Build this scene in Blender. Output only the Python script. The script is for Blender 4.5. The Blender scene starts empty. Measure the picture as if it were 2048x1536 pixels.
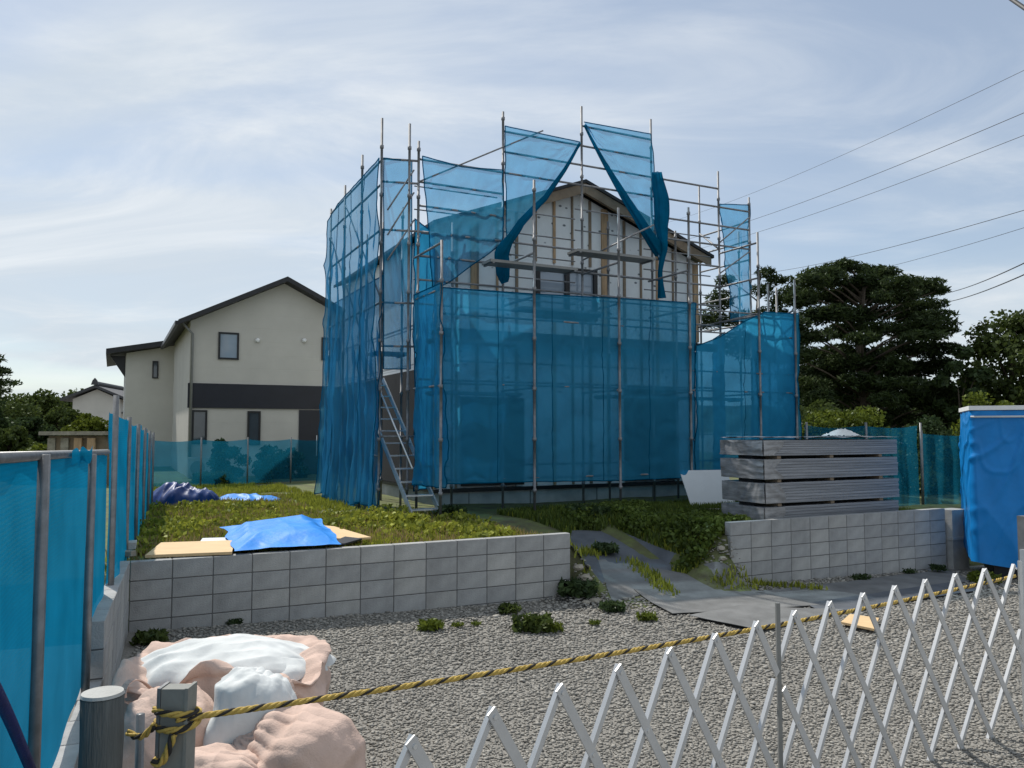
import bpy, bmesh, math, random
import numpy as np
from mathutils import Vector, Matrix, noise as mnoise

SC = bpy.context.scene
COL = SC.collection
RNG = np.random.default_rng(7)
random.seed(7)
R = math.radians

# ------------------------------------------------------------------ camera
F, HOR, EYE = 1600.0, 862.0, 2.05            # focal length in photo pixels, horizon row, eye height
PITCH = math.atan((HOR - 768) / F)
cam_data = bpy.data.cameras.new('camera')
cam = bpy.data.objects.new('camera', cam_data)
COL.objects.link(cam)
cam_data.sensor_width = 36.0
cam_data.lens = 36.0 * F / 2048.0
cam_data.clip_start = 0.05
cam_data.clip_end = 6000
cam.location = (0, 0, EYE)
cam.rotation_euler = (math.pi / 2 + PITCH, 0, 0)
SC.camera = cam

# ------------------------------------------------------------------ light
SUN_EL, SUN_AZ = R(52), R(-40)               # azimuth from the view direction, negative = left
sd = Vector((math.sin(SUN_AZ) * math.cos(SUN_EL), math.cos(SUN_AZ) * math.cos(SUN_EL), math.sin(SUN_EL)))
sun_data = bpy.data.lights.new('sun', 'SUN')
sun_data.energy = 4.0
sun_data.angle = R(0.8)
sun_data.color = (1.0, 0.95, 0.87)
sun = bpy.data.objects.new('sun', sun_data)
COL.objects.link(sun)
sun.rotation_euler = (-sd).to_track_quat('-Z', 'Y').to_euler()

world = bpy.data.worlds.new('World')
SC.world = world
world.use_nodes = True
wn, wl = world.node_tree.nodes, world.node_tree.links
wn.clear()


def nd(nodes, typ, **kw):
    n = nodes.new(typ)
    for k, v in kw.items():
        if k.startswith('i_'):
            n.inputs[k[2:].replace('_', ' ')].default_value = v
        else:
            setattr(n, k, v)
    return n


sky = nd(wn, 'ShaderNodeTexSky', sky_type='NISHITA', sun_disc=False, sun_elevation=SUN_EL,
         sun_rotation=SUN_AZ, air_density=1.0, dust_density=0.5, ozone_density=1.6)
tc = nd(wn, 'ShaderNodeTexCoord')
sep = nd(wn, 'ShaderNodeSeparateXYZ')
wl.new(tc.outputs['Generated'], sep.inputs[0])
zc = nd(wn, 'ShaderNodeMath', operation='MAXIMUM')
zc.inputs[1].default_value = 0.0
wl.new(sep.outputs['Z'], zc.inputs[0])
za = nd(wn, 'ShaderNodeMath', operation='ADD')
za.inputs[1].default_value = 0.16
wl.new(zc.outputs[0], za.inputs[0])
dx = nd(wn, 'ShaderNodeMath', operation='DIVIDE')
dy = nd(wn, 'ShaderNodeMath', operation='DIVIDE')
wl.new(sep.outputs['X'], dx.inputs[0]); wl.new(za.outputs[0], dx.inputs[1])
wl.new(sep.outputs['Y'], dy.inputs[0]); wl.new(za.outputs[0], dy.inputs[1])
cmb = nd(wn, 'ShaderNodeCombineXYZ')
wl.new(dx.outputs[0], cmb.inputs['X']); wl.new(dy.outputs[0], cmb.inputs['Y'])


def cloud_layer(scale, rot, loc, stretch, detail, rough, dist, lo, hi):
    mp = nd(wn, 'ShaderNodeMapping')
    mp.inputs['Rotation'].default_value = (0, 0, R(rot))
    mp.inputs['Location'].default_value = loc
    mp.inputs['Scale'].default_value = (stretch, 1, 1)
    wl.new(cmb.outputs[0], mp.inputs['Vector'])
    nz = nd(wn, 'ShaderNodeTexNoise')
    nz.inputs['Scale'].default_value = scale
    nz.inputs['Detail'].default_value = detail
    nz.inputs['Roughness'].default_value = rough
    nz.inputs['Distortion'].default_value = dist
    wl.new(mp.outputs[0], nz.inputs['Vector'])
    mr = nd(wn, 'ShaderNodeMapRange', interpolation_type='SMOOTHSTEP')
    mr.inputs['From Min'].default_value = lo
    mr.inputs['From Max'].default_value = hi
    wl.new(nz.outputs['Fac'], mr.inputs['Value'])
    return mr.outputs[0]


c1 = cloud_layer(0.62, 28, (1.9, 0.35, 0), 0.6, 5, 0.5, 0.6, 0.36, 0.60)      # broad cirrus veil
c2 = cloud_layer(1.7, 35, (0.3, 2.2, 0), 0.55, 9, 0.62, 0.9, 0.38, 0.80)      # streaks
mx = nd(wn, 'ShaderNodeMath', operation='MULTIPLY_ADD', use_clamp=True)
wl.new(c2, mx.inputs[0]); mx.inputs[1].default_value = 0.42; wl.new(c1, mx.inputs[2])
fac = nd(wn, 'ShaderNodeMath', operation='MULTIPLY_ADD')
wl.new(mx.outputs[0], fac.inputs[0]); fac.inputs[1].default_value = 0.54; fac.inputs[2].default_value = 0.38
mixc = nd(wn, 'ShaderNodeMix', data_type='RGBA')
wl.new(fac.outputs[0], mixc.inputs['Factor'])
wl.new(sky.outputs[0], mixc.inputs['A'])
CLOUD = nd(wn, 'ShaderNodeMix', data_type='RGBA')
wl.new(c2, CLOUD.inputs['Factor'])
CLOUD.inputs['A'].default_value = (5.5, 6.15, 6.8, 1)
CLOUD.inputs['B'].default_value = (7.5, 7.8, 8.0, 1)
wl.new(CLOUD.outputs['Result'], mixc.inputs['B'])
bg = nd(wn, 'ShaderNodeBackground')
bg.inputs['Strength'].default_value = 0.1
wl.new(mixc.outputs['Result'], bg.inputs['Color'])
wo = nd(wn, 'ShaderNodeOutputWorld')
wl.new(bg.outputs[0], wo.inputs['Surface'])

SC.view_settings.view_transform = 'Standard'
SC.view_settings.look = 'None'
SC.view_settings.exposure = 0.22
SC.view_settings.gamma = 1.0
SC.render.resolution_x, SC.render.resolution_y = 1024, 768
SC.render.engine = 'CYCLES'
SC.cycles.transparent_max_bounces = 24

# ------------------------------------------------------------------ pixel helpers
CP, SP = math.cos(PITCH), math.sin(PITCH)


def ray(px, py):
    x, y = (px - 1024) / F, (768 - py) / F
    return Vector((x, CP - y * SP, SP + y * CP))


def at_z(px, py, z):
    d = ray(px, py)
    return Vector((0, 0, EYE)) + d * ((z - EYE) / d.z)


def at_y(px, py, Y):
    d = ray(px, py)
    return Vector((0, 0, EYE)) + d * (Y / d.y)


TH = 0.463                                    # street wall and house share this heading
U = Vector((math.cos(TH), math.sin(TH), 0))
N = Vector((-math.sin(TH), math.cos(TH), 0))
W0 = Vector((-3.888, 8.238, 0))               # near corner of the front block wall
O1 = Vector((-1.193, 13.43, 0))               # first pole of the outer scaffold row


def W(u, v, z):
    return O1 + U * u + N * v + Vector((0, 0, z))


def on_v(px, py, v):
    d = ray(px, py)
    k = (v - N.dot(Vector((0, 0, EYE)) - O1)) / N.dot(d)
    p = Vector((0, 0, EYE)) + d * k
    return U.dot(p - O1), p.z


def on_u(px, py, u):
    d = ray(px, py)
    k = (u - U.dot(Vector((0, 0, EYE)) - O1)) / U.dot(d)
    p = Vector((0, 0, EYE)) + d * k
    return N.dot(p - O1), p.z


def st(p):
    q = Vector((p[0], p[1], 0)) - W0
    return U.dot(q), N.dot(q)


def sm(a, b, x):
    t = min(1, max(0, (x - a) / (b - a)))
    return t * t * (3 - 2 * t)


def low(x):
    return -0.10 - 0.029 * max(-12, min(14, x))


def H(x, y):
    """ground height: gravel yard below the wall, raised lot behind it, ramp in the opening"""
    s, t = st((x, y))
    lo = low(x)
    P = 0.56 + 0.05 * mnoise.noise((x * .5, y * .5, 0)) + 0.02 * mnoise.noise((x * 2, y * 2, 3))
    r = sm(-1.0, 3.2, t)
    wR = sm(-0.85, 0.05, s - (7.95 - .30 * max(0, t)))
    wL = sm(-0.75, 0.0, 5.15 - s - .0)
    w = max(wR, wL)
    if s > 12.75:
        k = sm(0.0, 1.4, t)
    elif t > 0.06:
        k = max(r, w)
    elif 5.22 < s < 7.88:
        k = max(r, wR * sm(-.6, .06, t), wL * sm(-.2, .06, t))
    else:
        k = r * (1 - sm(0, .6, max(s - 7.88, 5.22 - s)))
    return lo * (1 - k) + P * k


def hit(px, py):
    """march a photo ray down to the terrain"""
    d = ray(px, py)
    o = Vector((0, 0, EYE))
    t = 2.0
    while t < 80:
        p = o + d * t
        if p.z <= H(p.x, p.y):
            break
        t += 0.03
    return p


# ------------------------------------------------------------------ mesh helpers
ROOT = {}


class MB:
    def __init__(self):
        self.v, self.f = [], []

    def add(self, vs, fs):
        b = len(self.v)
        self.v += [Vector(p) for p in vs]
        self.f += [tuple(i + b for i in f) for f in fs]
        return self

    def box(self, c, s, rz=0.0):
        cx, cy, cz = c
        hx, hy, hz = s[0] / 2, s[1] / 2, s[2] / 2
        ca, sa = math.cos(rz), math.sin(rz)
        vs = []
        for z in (-hz, hz):
            for x, y in ((-hx, -hy), (hx, -hy), (hx, hy), (-hx, hy)):
                vs.append((cx + x * ca - y * sa, cy + x * sa + y * ca, cz + z))
        return self.add(vs, [(3, 2, 1, 0), (4, 5, 6, 7), (0, 1, 5, 4), (1, 2, 6, 5), (2, 3, 7, 6), (3, 0, 4, 7)])

    def ubox(self, u0, u1, v0, v1, z0, z1):
        vs = [W(u, v, z) for z in (z0, z1) for u, v in ((u0, v0), (u1, v0), (u1, v1), (u0, v1))]
        return self.add(vs, [(3, 2, 1, 0), (4, 5, 6, 7), (0, 1, 5, 4), (1, 2, 6, 5), (2, 3, 7, 6), (3, 0, 4, 7)])

    def bar(self, a, b, w, h, up=(0, 0, 1)):
        a, b = Vector(a), Vector(b)
        d = (b - a).normalized()
        up = Vector(up)
        sx = d.cross(up)
        if sx.length < 1e-4:
            sx = d.cross(Vector((1, 0, 0)))
        sx.normalize()
        sz = sx.cross(d)
        vs = []
        for p in (a, b):
            for i, j in ((-1, -1), (1, -1), (1, 1), (-1, 1)):
                vs.append(p + sx * (i * w / 2) + sz * (j * h / 2))
        return self.add(vs, [(0, 1, 2, 3), (7, 6, 5, 4), (4, 5, 1, 0), (5, 6, 2, 1), (6, 7, 3, 2), (7, 4, 0, 3)])

    def tube(self, pts, r, n=8, cap=True):
        pts = [Vector(p) for p in pts]
        rs = r if isinstance(r, (list, tuple)) else [r] * len(pts)
        b = len(self.v)
        ref = None
        for i, p in enumerate(pts):
            d = (pts[min(i + 1, len(pts) - 1)] - pts[max(i - 1, 0)]).normalized()
            if ref is None:
                ref = Vector((0, 0, 1)) if abs(d.z) < .9 else Vector((1, 0, 0))
            x = d.cross(ref).normalized()
            y = x.cross(d)
            ref = y if abs(y.dot(d)) < .9 else ref
            for k in range(n):
                a = 2 * math.pi * k / n
                self.v.append(p + (x * math.cos(a) + y * math.sin(a)) * rs[i])
        for i in range(len(pts) - 1):
            for k in range(n):
                k2 = (k + 1) % n
                self.f.append((b + i * n + k2, b + i * n + k, b + (i + 1) * n + k, b + (i + 1) * n + k2))
        if cap:
            self.f.append(tuple(b + k for k in range(n)))
            e = b + (len(pts) - 1) * n
            self.f.append(tuple(e + k for k in reversed(range(n))))
        return self

    def grid(self, fn, nx, ny):
        b = len(self.v)
        for j in range(ny + 1):
            for i in range(nx + 1):
                self.v.append(Vector(fn(i / nx, j / ny)))
        for j in range(ny):
            for i in range(nx):
                a = b + j * (nx + 1) + i
                self.f.append((a, a + 1, a + nx + 2, a + nx + 1))
        return self

    def prism(self, poly, off):
        """closed polygon (list of points) extruded by vector off"""
        n = len(poly)
        off = Vector(off)
        vs = [Vector(p) for p in poly] + [Vector(p) + off for p in poly]
        fs = [tuple(range(n)), tuple(reversed(range(n, 2 * n)))]
        for i in range(n):
            j = (i + 1) % n
            fs.append((j, i, n + i, n + j))
        return self.add(vs, fs)

    def build(self, name, mat, parent=None, smooth=False, fix=True):
        inv = ROOT[parent.name].inverted() if parent is not None else None
        vs = [inv @ p for p in self.v] if inv is not None else self.v
        org = None
        if inv is None:                        # top-level mesh: put the origin at its base
            a = np.array([tuple(p) for p in vs])
            org = Vector(((a[:, 0].min() + a[:, 0].max()) / 2, (a[:, 1].min() + a[:, 1].max()) / 2, a[:, 2].min()))
            vs = [p - org for p in vs]
        me = bpy.data.meshes.new(name)
        me.from_pydata([tuple(p) for p in vs], [], self.f)
        if fix:
            bm = bmesh.new(); bm.from_mesh(me)
            bmesh.ops.recalc_face_normals(bm, faces=bm.faces)
            bm.to_mesh(me); bm.free()
        if smooth:
            me.polygons.foreach_set('use_smooth', [True] * len(me.polygons))
        me.materials.append(mat)
        o = bpy.data.objects.new(name, me)
        COL.objects.link(o)
        if parent is not None:
            o.parent = parent
            ROOT[o.name] = ROOT[parent.name]
        else:
            o.location = org
            ROOT[o.name] = Matrix.Translation(org)
        return o


def np_obj(name, V, Fa, mat, parent=None, smooth=False):
    me = bpy.data.meshes.new(name)
    V = np.asarray(V, dtype=np.float64)
    if parent is not None:
        M = np.array(ROOT[parent.name].inverted())
        V = V @ M[:3, :3].T + M[:3, 3]
    k = Fa.shape[1]
    me.vertices.add(len(V)); me.vertices.foreach_set('co', V.astype(np.float32).ravel())
    me.loops.add(Fa.size); me.loops.foreach_set('vertex_index', Fa.astype(np.int32).ravel())
    me.polygons.add(len(Fa))
    me.polygons.foreach_set('loop_start', (np.arange(len(Fa)) * k).astype(np.int32))
    me.update(calc_edges=True)
    if smooth:
        me.polygons.foreach_set('use_smooth', np.ones(len(Fa), dtype=bool))
    me.validate()
    me.materials.append(mat)
    o = bpy.data.objects.new(name, me)
    COL.objects.link(o)
    if parent is not None:
        o.parent = parent
        ROOT[o.name] = ROOT[parent.name]
    else:
        ROOT[o.name] = Matrix.Identity(4)
    return o


def tag(o, label=None, cat=None, group=None, kind=None):
    if label: o['label'] = label
    if cat: o['category'] = cat
    if group: o['group'] = group
    if kind: o['kind'] = kind
    return o


def thing(name, label, cat, loc, rz=0.0, group=None):
    e = bpy.data.objects.new(name, None)
    e.empty_display_size = 0.2
    COL.objects.link(e)
    e.location = loc
    e.rotation_euler = (0, 0, rz)
    ROOT[e.name] = Matrix.Translation(Vector(loc)) @ Matrix.Rotation(rz, 4, 'Z')
    return tag(e, label, cat, group)


def lerp_list(L, s):
    """piecewise linear along a list of tuples, s in 0..1 by index"""
    x = s * (len(L) - 1)
    i = min(int(x), len(L) - 2)
    k = x - i
    return tuple(a * (1 - k) + b * k for a, b in zip(L[i], L[i + 1]))


def fbm(x, y, z, o=4):
    a, s, f = 0.0, 1.0, 1.0
    for _ in range(o):
        a += s * mnoise.noise((x * f, y * f, z * f)); s *= .5; f *= 2.1
    return a


_cr = random.Random(5)
CRN = []
for _k in range(10):
    _v = Vector((_cr.gauss(0, 1), _cr.gauss(0, 1), _cr.gauss(0, 1))).normalized()
    CRN.append((_v, _cr.uniform(0, 9)))


def crease(p, f=1.0, seed=0, o=4):
    """sharp fabric folds: warped triangle waves that fade in and out"""
    a = 0.0
    p = Vector(p) * f
    for k in range(o):
        n_, ph = CRN[(k + int(seed * 3)) % 10]
        g = 1.0 + k * .55
        x = p.dot(n_) * g + ph + seed + .55 * mnoise.noise(p * .9 + Vector((seed, k * 3.1, 0)))
        w = max(0, .35 + 1.1 * mnoise.noise(p * .7 + Vector((k * 5.3, seed, 1))))
        tri = abs((x % 1.0) - .5) * 2
        a += (tri ** 1.6 - .4) * w / g
    return a


# ------------------------------------------------------------------ materials
def pm(name, col, rough=0.7, var=0.15, scale=6.0, bump=0.0, bscale=40.0, metal=0.0, spec=0.4,
       stretch=(1, 1, 1), island=0.0, col2=None, detail=5.0):
    m = bpy.data.materials.new(name)
    m.use_nodes = True
    n, l = m.node_tree.nodes, m.node_tree.links
    b = n['Principled BSDF']
    b.inputs['Roughness'].default_value = rough
    b.inputs['Metallic'].default_value = metal
    b.inputs['Specular IOR Level'].default_value = spec
    t = nd(n, 'ShaderNodeTexCoord')
    mp = nd(n, 'ShaderNodeMapping')
    mp.inputs['Scale'].default_value = stretch
    l.new(t.outputs['Object'], mp.inputs['Vector'])
    nz = nd(n, 'ShaderNodeTexNoise')
    nz.inputs['Scale'].default_value = scale
    nz.inputs['Detail'].default_value = detail
    nz.inputs['Roughness'].default_value = .6
    l.new(mp.outputs[0], nz.inputs['Vector'])
    rp = nd(n, 'ShaderNodeValToRGB')
    c = Vector(col)
    lo_ = c * (1 - var)
    hi_ = Vector(col2) if col2 else c * (1 + var)
    rp.color_ramp.elements[0].position = .32
    rp.color_ramp.elements[1].position = .68
    rp.color_ramp.elements[0].color = (*lo_, 1)
    rp.color_ramp.elements[1].color = (*hi_, 1)
    l.new(nz.outputs['Fac'], rp.inputs['Fac'])
    out = rp.outputs['Color']
    if island:
        g = nd(n, 'ShaderNodeNewGeometry')
        mr = nd(n, 'ShaderNodeMapRange')
        mr.inputs['To Min'].default_value = 1 - island
        mr.inputs['To Max'].default_value = 1 + island
        l.new(g.outputs['Random Per Island'], mr.inputs['Value'])
        ml = nd(n, 'ShaderNodeVectorMath', operation='SCALE')
        l.new(out, ml.inputs[0]); l.new(mr.outputs[0], ml.inputs['Scale'])
        out = ml.outputs[0]
    l.new(out, b.inputs['Base Color'])
    if bump:
        nb = nd(n, 'ShaderNodeTexNoise')
        nb.inputs['Scale'].default_value = bscale
        nb.inputs['Detail'].default_value = 6
        l.new(mp.outputs[0], nb.inputs['Vector'])
        bp = nd(n, 'ShaderNodeBump')
        bp.inputs['Strength'].default_value = bump
        bp.inputs['Distance'].default_value = 0.02
        l.new(nb.outputs['Fac'], bp.inputs['Height'])
        l.new(bp.outputs[0], b.inputs['Normal'])
    return m


def net_mat(name, col, tcol, open_=0.45, scale=3.0, weave=0.0):
    """woven plastic mesh sheet: part holes, part translucent coloured thread"""
    m = bpy.data.materials.new(name)
    m.use_nodes = True
    n, l = m.node_tree.nodes, m.node_tree.links
    n.clear()
    out = nd(n, 'ShaderNodeOutputMaterial')
    t = nd(n, 'ShaderNodeTexCoord')
    nz = nd(n, 'ShaderNodeTexNoise')
    nz.inputs['Scale'].default_value = scale
    nz.inputs['Detail'].default_value = 6
    l.new(t.outputs['Object'], nz.inputs['Vector'])
    rp = nd(n, 'ShaderNodeValToRGB')
    rp.color_ramp.elements[0].position = .3
    rp.color_ramp.elements[1].position = .7
    rp.color_ramp.elements[0].color = (*[c * .8 for c in col], 1)
    rp.color_ramp.elements[1].color = (*[min(1, c * 1.2) for c in col], 1)
    l.new(nz.outputs['Fac'], rp.inputs['Fac'])
    df = nd(n, 'ShaderNodeBsdfDiffuse')
    tl = nd(n, 'ShaderNodeBsdfTranslucent')
    l.new(rp.outputs[0], df.inputs['Color']); l.new(rp.outputs[0], tl.inputs['Color'])
    m1 = nd(n, 'ShaderNodeMixShader'); m1.inputs[0].default_value = .55
    l.new(df.outputs[0], m1.inputs[1]); l.new(tl.outputs[0], m1.inputs[2])
    tr = nd(n, 'ShaderNodeBsdfTransparent')
    tr.inputs['Color'].default_value = (*tcol, 1)
    mr = nd(n, 'ShaderNodeMapRange')
    mr.inputs['To Min'].default_value = max(0, open_ - .10)
    mr.inputs['To Max'].default_value = open_ + .10
    if weave:
        wv = nd(n, 'ShaderNodeTexWave', wave_type='BANDS', bands_direction='Z')
        wv.inputs['Scale'].default_value = weave
        wv.inputs['Distortion'].default_value = 1.5
        wv.inputs['Detail'].default_value = 2
        l.new(t.outputs['Object'], wv.inputs['Vector'])
        ad = nd(n, 'ShaderNodeMix', data_type='FLOAT'); ad.inputs['Factor'].default_value = .5
        l.new(nz.outputs['Fac'], ad.inputs['A']); l.new(wv.outputs['Fac'], ad.inputs['B'])
        l.new(ad.outputs['Result'], mr.inputs['Value'])
    else:
        l.new(nz.outputs['Fac'], mr.inputs['Value'])
    m2 = nd(n, 'ShaderNodeMixShader')
    l.new(mr.outputs[0], m2.inputs[0])
    l.new(m1.outputs[0], m2.inputs[1]); l.new(tr.outputs[0], m2.inputs[2])
    l.new(m2.outputs[0], out.inputs['Surface'])
    return m


def foliage_mat(name, col, var=.35):
    m = bpy.data.materials.new(name)
    m.use_nodes = True
    n, l = m.node_tree.nodes, m.node_tree.links
    n.clear()
    out = nd(n, 'ShaderNodeOutputMaterial')
    g = nd(n, 'ShaderNodeNewGeometry')
    t = nd(n, 'ShaderNodeTexCoord')
    nz = nd(n, 'ShaderNodeTexNoise'); nz.inputs['Scale'].default_value = 1.3
    l.new(t.outputs['Object'], nz.inputs['Vector'])
    av = nd(n, 'ShaderNodeMix', data_type='FLOAT'); av.inputs['Factor'].default_value = .5
    l.new(g.outputs['Random Per Island'], av.inputs['A']); l.new(nz.outputs['Fac'], av.inputs['B'])
    rp = nd(n, 'ShaderNodeValToRGB')
    c = Vector(col)
    rp.color_ramp.elements[0].position = .2
    rp.color_ramp.elements[1].position = .85
    rp.color_ramp.elements[0].color = (*(c * (1 - var)), 1)
    rp.color_ramp.elements[1].color = (c.x * (1 + var * 1.5), c.y * (1 + var), c.z * (1 + var * .3), 1)
    l.new(av.outputs['Result'], rp.inputs['Fac'])
    df = nd(n, 'ShaderNodeBsdfDiffuse'); tl = nd(n, 'ShaderNodeBsdfTranslucent')
    gl = nd(n, 'ShaderNodeBsdfGlossy'); gl.inputs['Roughness'].default_value = .45
    gl.inputs['Color'].default_value = (.5, .55, .5, 1)
    l.new(rp.outputs[0], df.inputs['Color']); l.new(rp.outputs[0], tl.inputs['Color'])
    m1 = nd(n, 'ShaderNodeMixShader'); m1.inputs[0].default_value = .3
    l.new(df.outputs[0], m1.inputs[1]); l.new(tl.outputs[0], m1.inputs[2])
    m2 = nd(n, 'ShaderNodeMixShader'); m2.inputs[0].default_value = .025
    l.new(m1.outputs[0], m2.inputs[1]); l.new(gl.outputs[0], m2.inputs[2])
    l.new(m2.outputs[0], out.inputs['Surface'])
    return m


M = {}
M['block'] = pm('concrete_block', (.33, .335, .335), .92, .16, 5, .35, 90)
M['block2'] = pm('concrete_block_dusty', (.37, .37, .36), .92, .18, 4, .35, 90)
M['mortar'] = pm('mortar', (.12, .12, .12), .95, .1, 10, .2, 60)
M['concrete'] = pm('concrete', (.40, .40, .385), .9, .2, 3, .3, 60)
M['soil'] = pm('soil', (.115, .105, .065), .95, .35, 3, .6, 30, col2=(.13, .16, .05))
M['gravel'] = pm('gravel', (.22, .21, .19), .9, .3, 60, .8, 60, detail=9)
M['stone'] = pm('gravel_stone', (.272, .260, .235), .92, .08, .7, .2, 80, island=.30, spec=.2)
M['rock'] = pm('pale_rock', (.28, .255, .21), .9, .25, 9, .4, 40)
M['mat'] = pm('ground_mat', (.145, .148, .148), .8, .25, 2.5, .25, 40)
M['mat_dark'] = pm('ground_mat_dark', (.085, .095, .11), .75, .25, 2.5, .25, 40)
M['galv'] = pm('galvanised_steel', (.19, .195, .20), .45, .2, 12, .05, 60, metal=.55)
M['pole'] = pm('scaffold_tube', (.20, .205, .215), .55, .25, 9, .05, 60, metal=.3)
M['alu'] = pm('aluminium', (.62, .64, .66), .38, .08, 8, 0, metal=.75)
M['alubar'] = pm('painted_aluminium', (.50, .51, .52), .35, .06, 8, 0, metal=.35)
M['darkalu'] = pm('grey_aluminium', (.20, .205, .20), .5, .08, 8, 0, metal=.2)
M['net'] = net_mat('blue_scaffold_net', (.05, .28, .47), (.60, .80, .95), .47, 1.4)
M['net_dense'] = net_mat('blue_scaffold_net_folded', (.004, .15, .27), (.35, .7, .9), .12, 2.5)
M['net_low'] = net_mat('blue_scaffold_net_lower', (.05, .37, .62), (.34, .68, .88), .42, 1.1)
M['net_tight'] = net_mat('blue_scaffold_net_tight', (.035, .31, .54), (.2, .55, .8), .16, 1.3)
M['fence_net'] = net_mat('blue_fence_mesh', (.006, .22, .40), (.3, .7, .9), .07, 2.0, weave=16)
M['fence_teal'] = net_mat('teal_fence_mesh', (.008, .13, .22), (.45, .75, .9), .42, 2.0)
M['tarp_blue'] = pm('blue_tarp', (.03, .24, .72), .5, .12, 4, .3, 14, spec=.3)
M['tarp_box'] = pm('blue_tarp_cover', (.004, .19, .53), .42, .1, 3, .12, 9, spec=.3)
M['tarp_navy'] = pm('navy_tarp', (.002, .03, .15), .45, .2, 4, .2, 12, spec=.35)
M['ply'] = pm('plywood', (.62, .44, .24), .7, .12, 3, .05, 30, stretch=(1, 8, 1))
M['timber'] = pm('timber', (.40, .27, .16), .75, .2, 4, .1, 40, stretch=(6, 6, 1))
M['timber_old'] = pm('brown_fascia', (.22, .17, .12), .8, .22, 4, .1, 40)
M['white_board'] = pm('white_board', (.62, .66, .69), .6, .05, 2)
M['roof_black'] = pm('black_roof', (.022, .023, .026), .6, .2, 8, .15, 30)
M['cream'] = pm('grey_cream_siding', (.49, .475, .435), .85, .06, .9, .12, 60)
M['cream2'] = pm('pale_cream_siding', (.55, .54, .50), .85, .06, .9, .12, 60)
M['band'] = pm('dark_metal_cladding', (.012, .014, .022), .5, .15, 3)
M['black'] = pm('black_frame', (.012, .013, .015), .4, .1, 5)
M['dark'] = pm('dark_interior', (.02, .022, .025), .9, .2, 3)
M['bag'] = pm('pink_beige_bag', (.57, .425, .36), .9, .12, 5, .25, 90, spec=.15)
M['bag_white'] = pm('white_bag_lining', (.60, .62, .62), .75, .08, 4, .12, 30, spec=.25)
M['wood_post'] = pm('weathered_grey_post', (.095, .102, .10), .85, .25, 10, .5, 40, stretch=(4, 4, .35))
M['steel_post'] = pm('grey_steel_post', (.20, .205, .19), .6, .14, 8, .1, 40)
M['rope_y'] = pm('yellow_rope', (.46, .32, .075), .75, .2, 30, .4, 120)
M['rope_k'] = pm('black_rope', (.025, .022, .02), .8, .2, 30, .4, 120)
M['rope_b'] = pm('navy_rope', (.004, .012, .10), .6, .2, 30, .3, 120)
M['wrap'] = pm('plastic_wrapped_boards', (.20, .21, .23), .3, .4, 2.2, .15, 14, spec=.6, stretch=(.5, .5, 22))
M['wrap_end'] = pm('crumpled_plastic_wrap', (.22, .225, .235), .26, .45, 5, .12, 6, spec=.7, stretch=(.6, .6, 3))
M['glass'] = pm('window_glass', (.05, .065, .08), .06, .1, 2, spec=.9)
M['glass_sky'] = pm('window_glass_pale', (.26, .31, .37), .05, .1, 1, spec=.9)
M['bark'] = pm('bark', (.07, .055, .04), .95, .3, 8, .6, 20, stretch=(3, 3, .6))
M['pine'] = foliage_mat('pine_needles', (.034, .058, .024), .55)
M['leaf_dark'] = foliage_mat('dark_leaves', (.042, .075, .034), .5)
M['leaf'] = foliage_mat('green_leaves', (.055, .085, .025), .45)
M['leaf_lime'] = foliage_mat('lime_leaves', (.10, .14, .022), .4)
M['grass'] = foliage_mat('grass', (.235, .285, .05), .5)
M['grass_dark'] = foliage_mat('dark_green_grass', (.085, .135, .032), .5)  # deeper green of the bank grass and weeds
M['straw'] = foliage_mat('dry_grass', (.26, .22, .11), .35)
M['hill'] = pm('wooded_hill', (.035, .055, .030), .95, .4, .035, detail=10, col2=(.075, .085, .040))
M['wire'] = pm('cable', (.02, .02, .022), .6, .1, 5)
M['white_paint'] = pm('white_paint', (.72, .73, .73), .6, .05, 4)
M['rust'] = pm('rust_brown', (.16, .06, .035), .85, .3, 12)
M['tile'] = pm('dark_tiles', (.045, .047, .052), .6, .2, 10, .3, 20)


# horizontal siding joints as fine relief
for nm in ('cream', 'cream2'):
    n_, l_ = M[nm].node_tree.nodes, M[nm].node_tree.links
    t_ = nd(n_, 'ShaderNodeTexCoord')
    sp_ = nd(n_, 'ShaderNodeSeparateXYZ'); l_.new(t_.outputs['Object'], sp_.inputs[0])
    fr = nd(n_, 'ShaderNodeMath', operation='PINGPONG'); fr.inputs[1].default_value = .2275
    l_.new(sp_.outputs['Z'], fr.inputs[0])
    gt = nd(n_, 'ShaderNodeMath', operation='GREATER_THAN'); gt.inputs[1].default_value = .012
    l_.new(fr.outputs[0], gt.inputs[0])
    bp_ = [x for x in n_ if x.type == 'BUMP'][0]
    b2 = nd(n_, 'ShaderNodeBump'); b2.inputs['Strength'].default_value = .35; b2.inputs['Distance'].default_value = .02
    l_.new(gt.outputs[0], b2.inputs['Height']); l_.new(bp_.outputs[0], b2.inputs['Normal'])
    l_.new(b2.outputs[0], n_['Principled BSDF'].inputs['Normal'])


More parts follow.
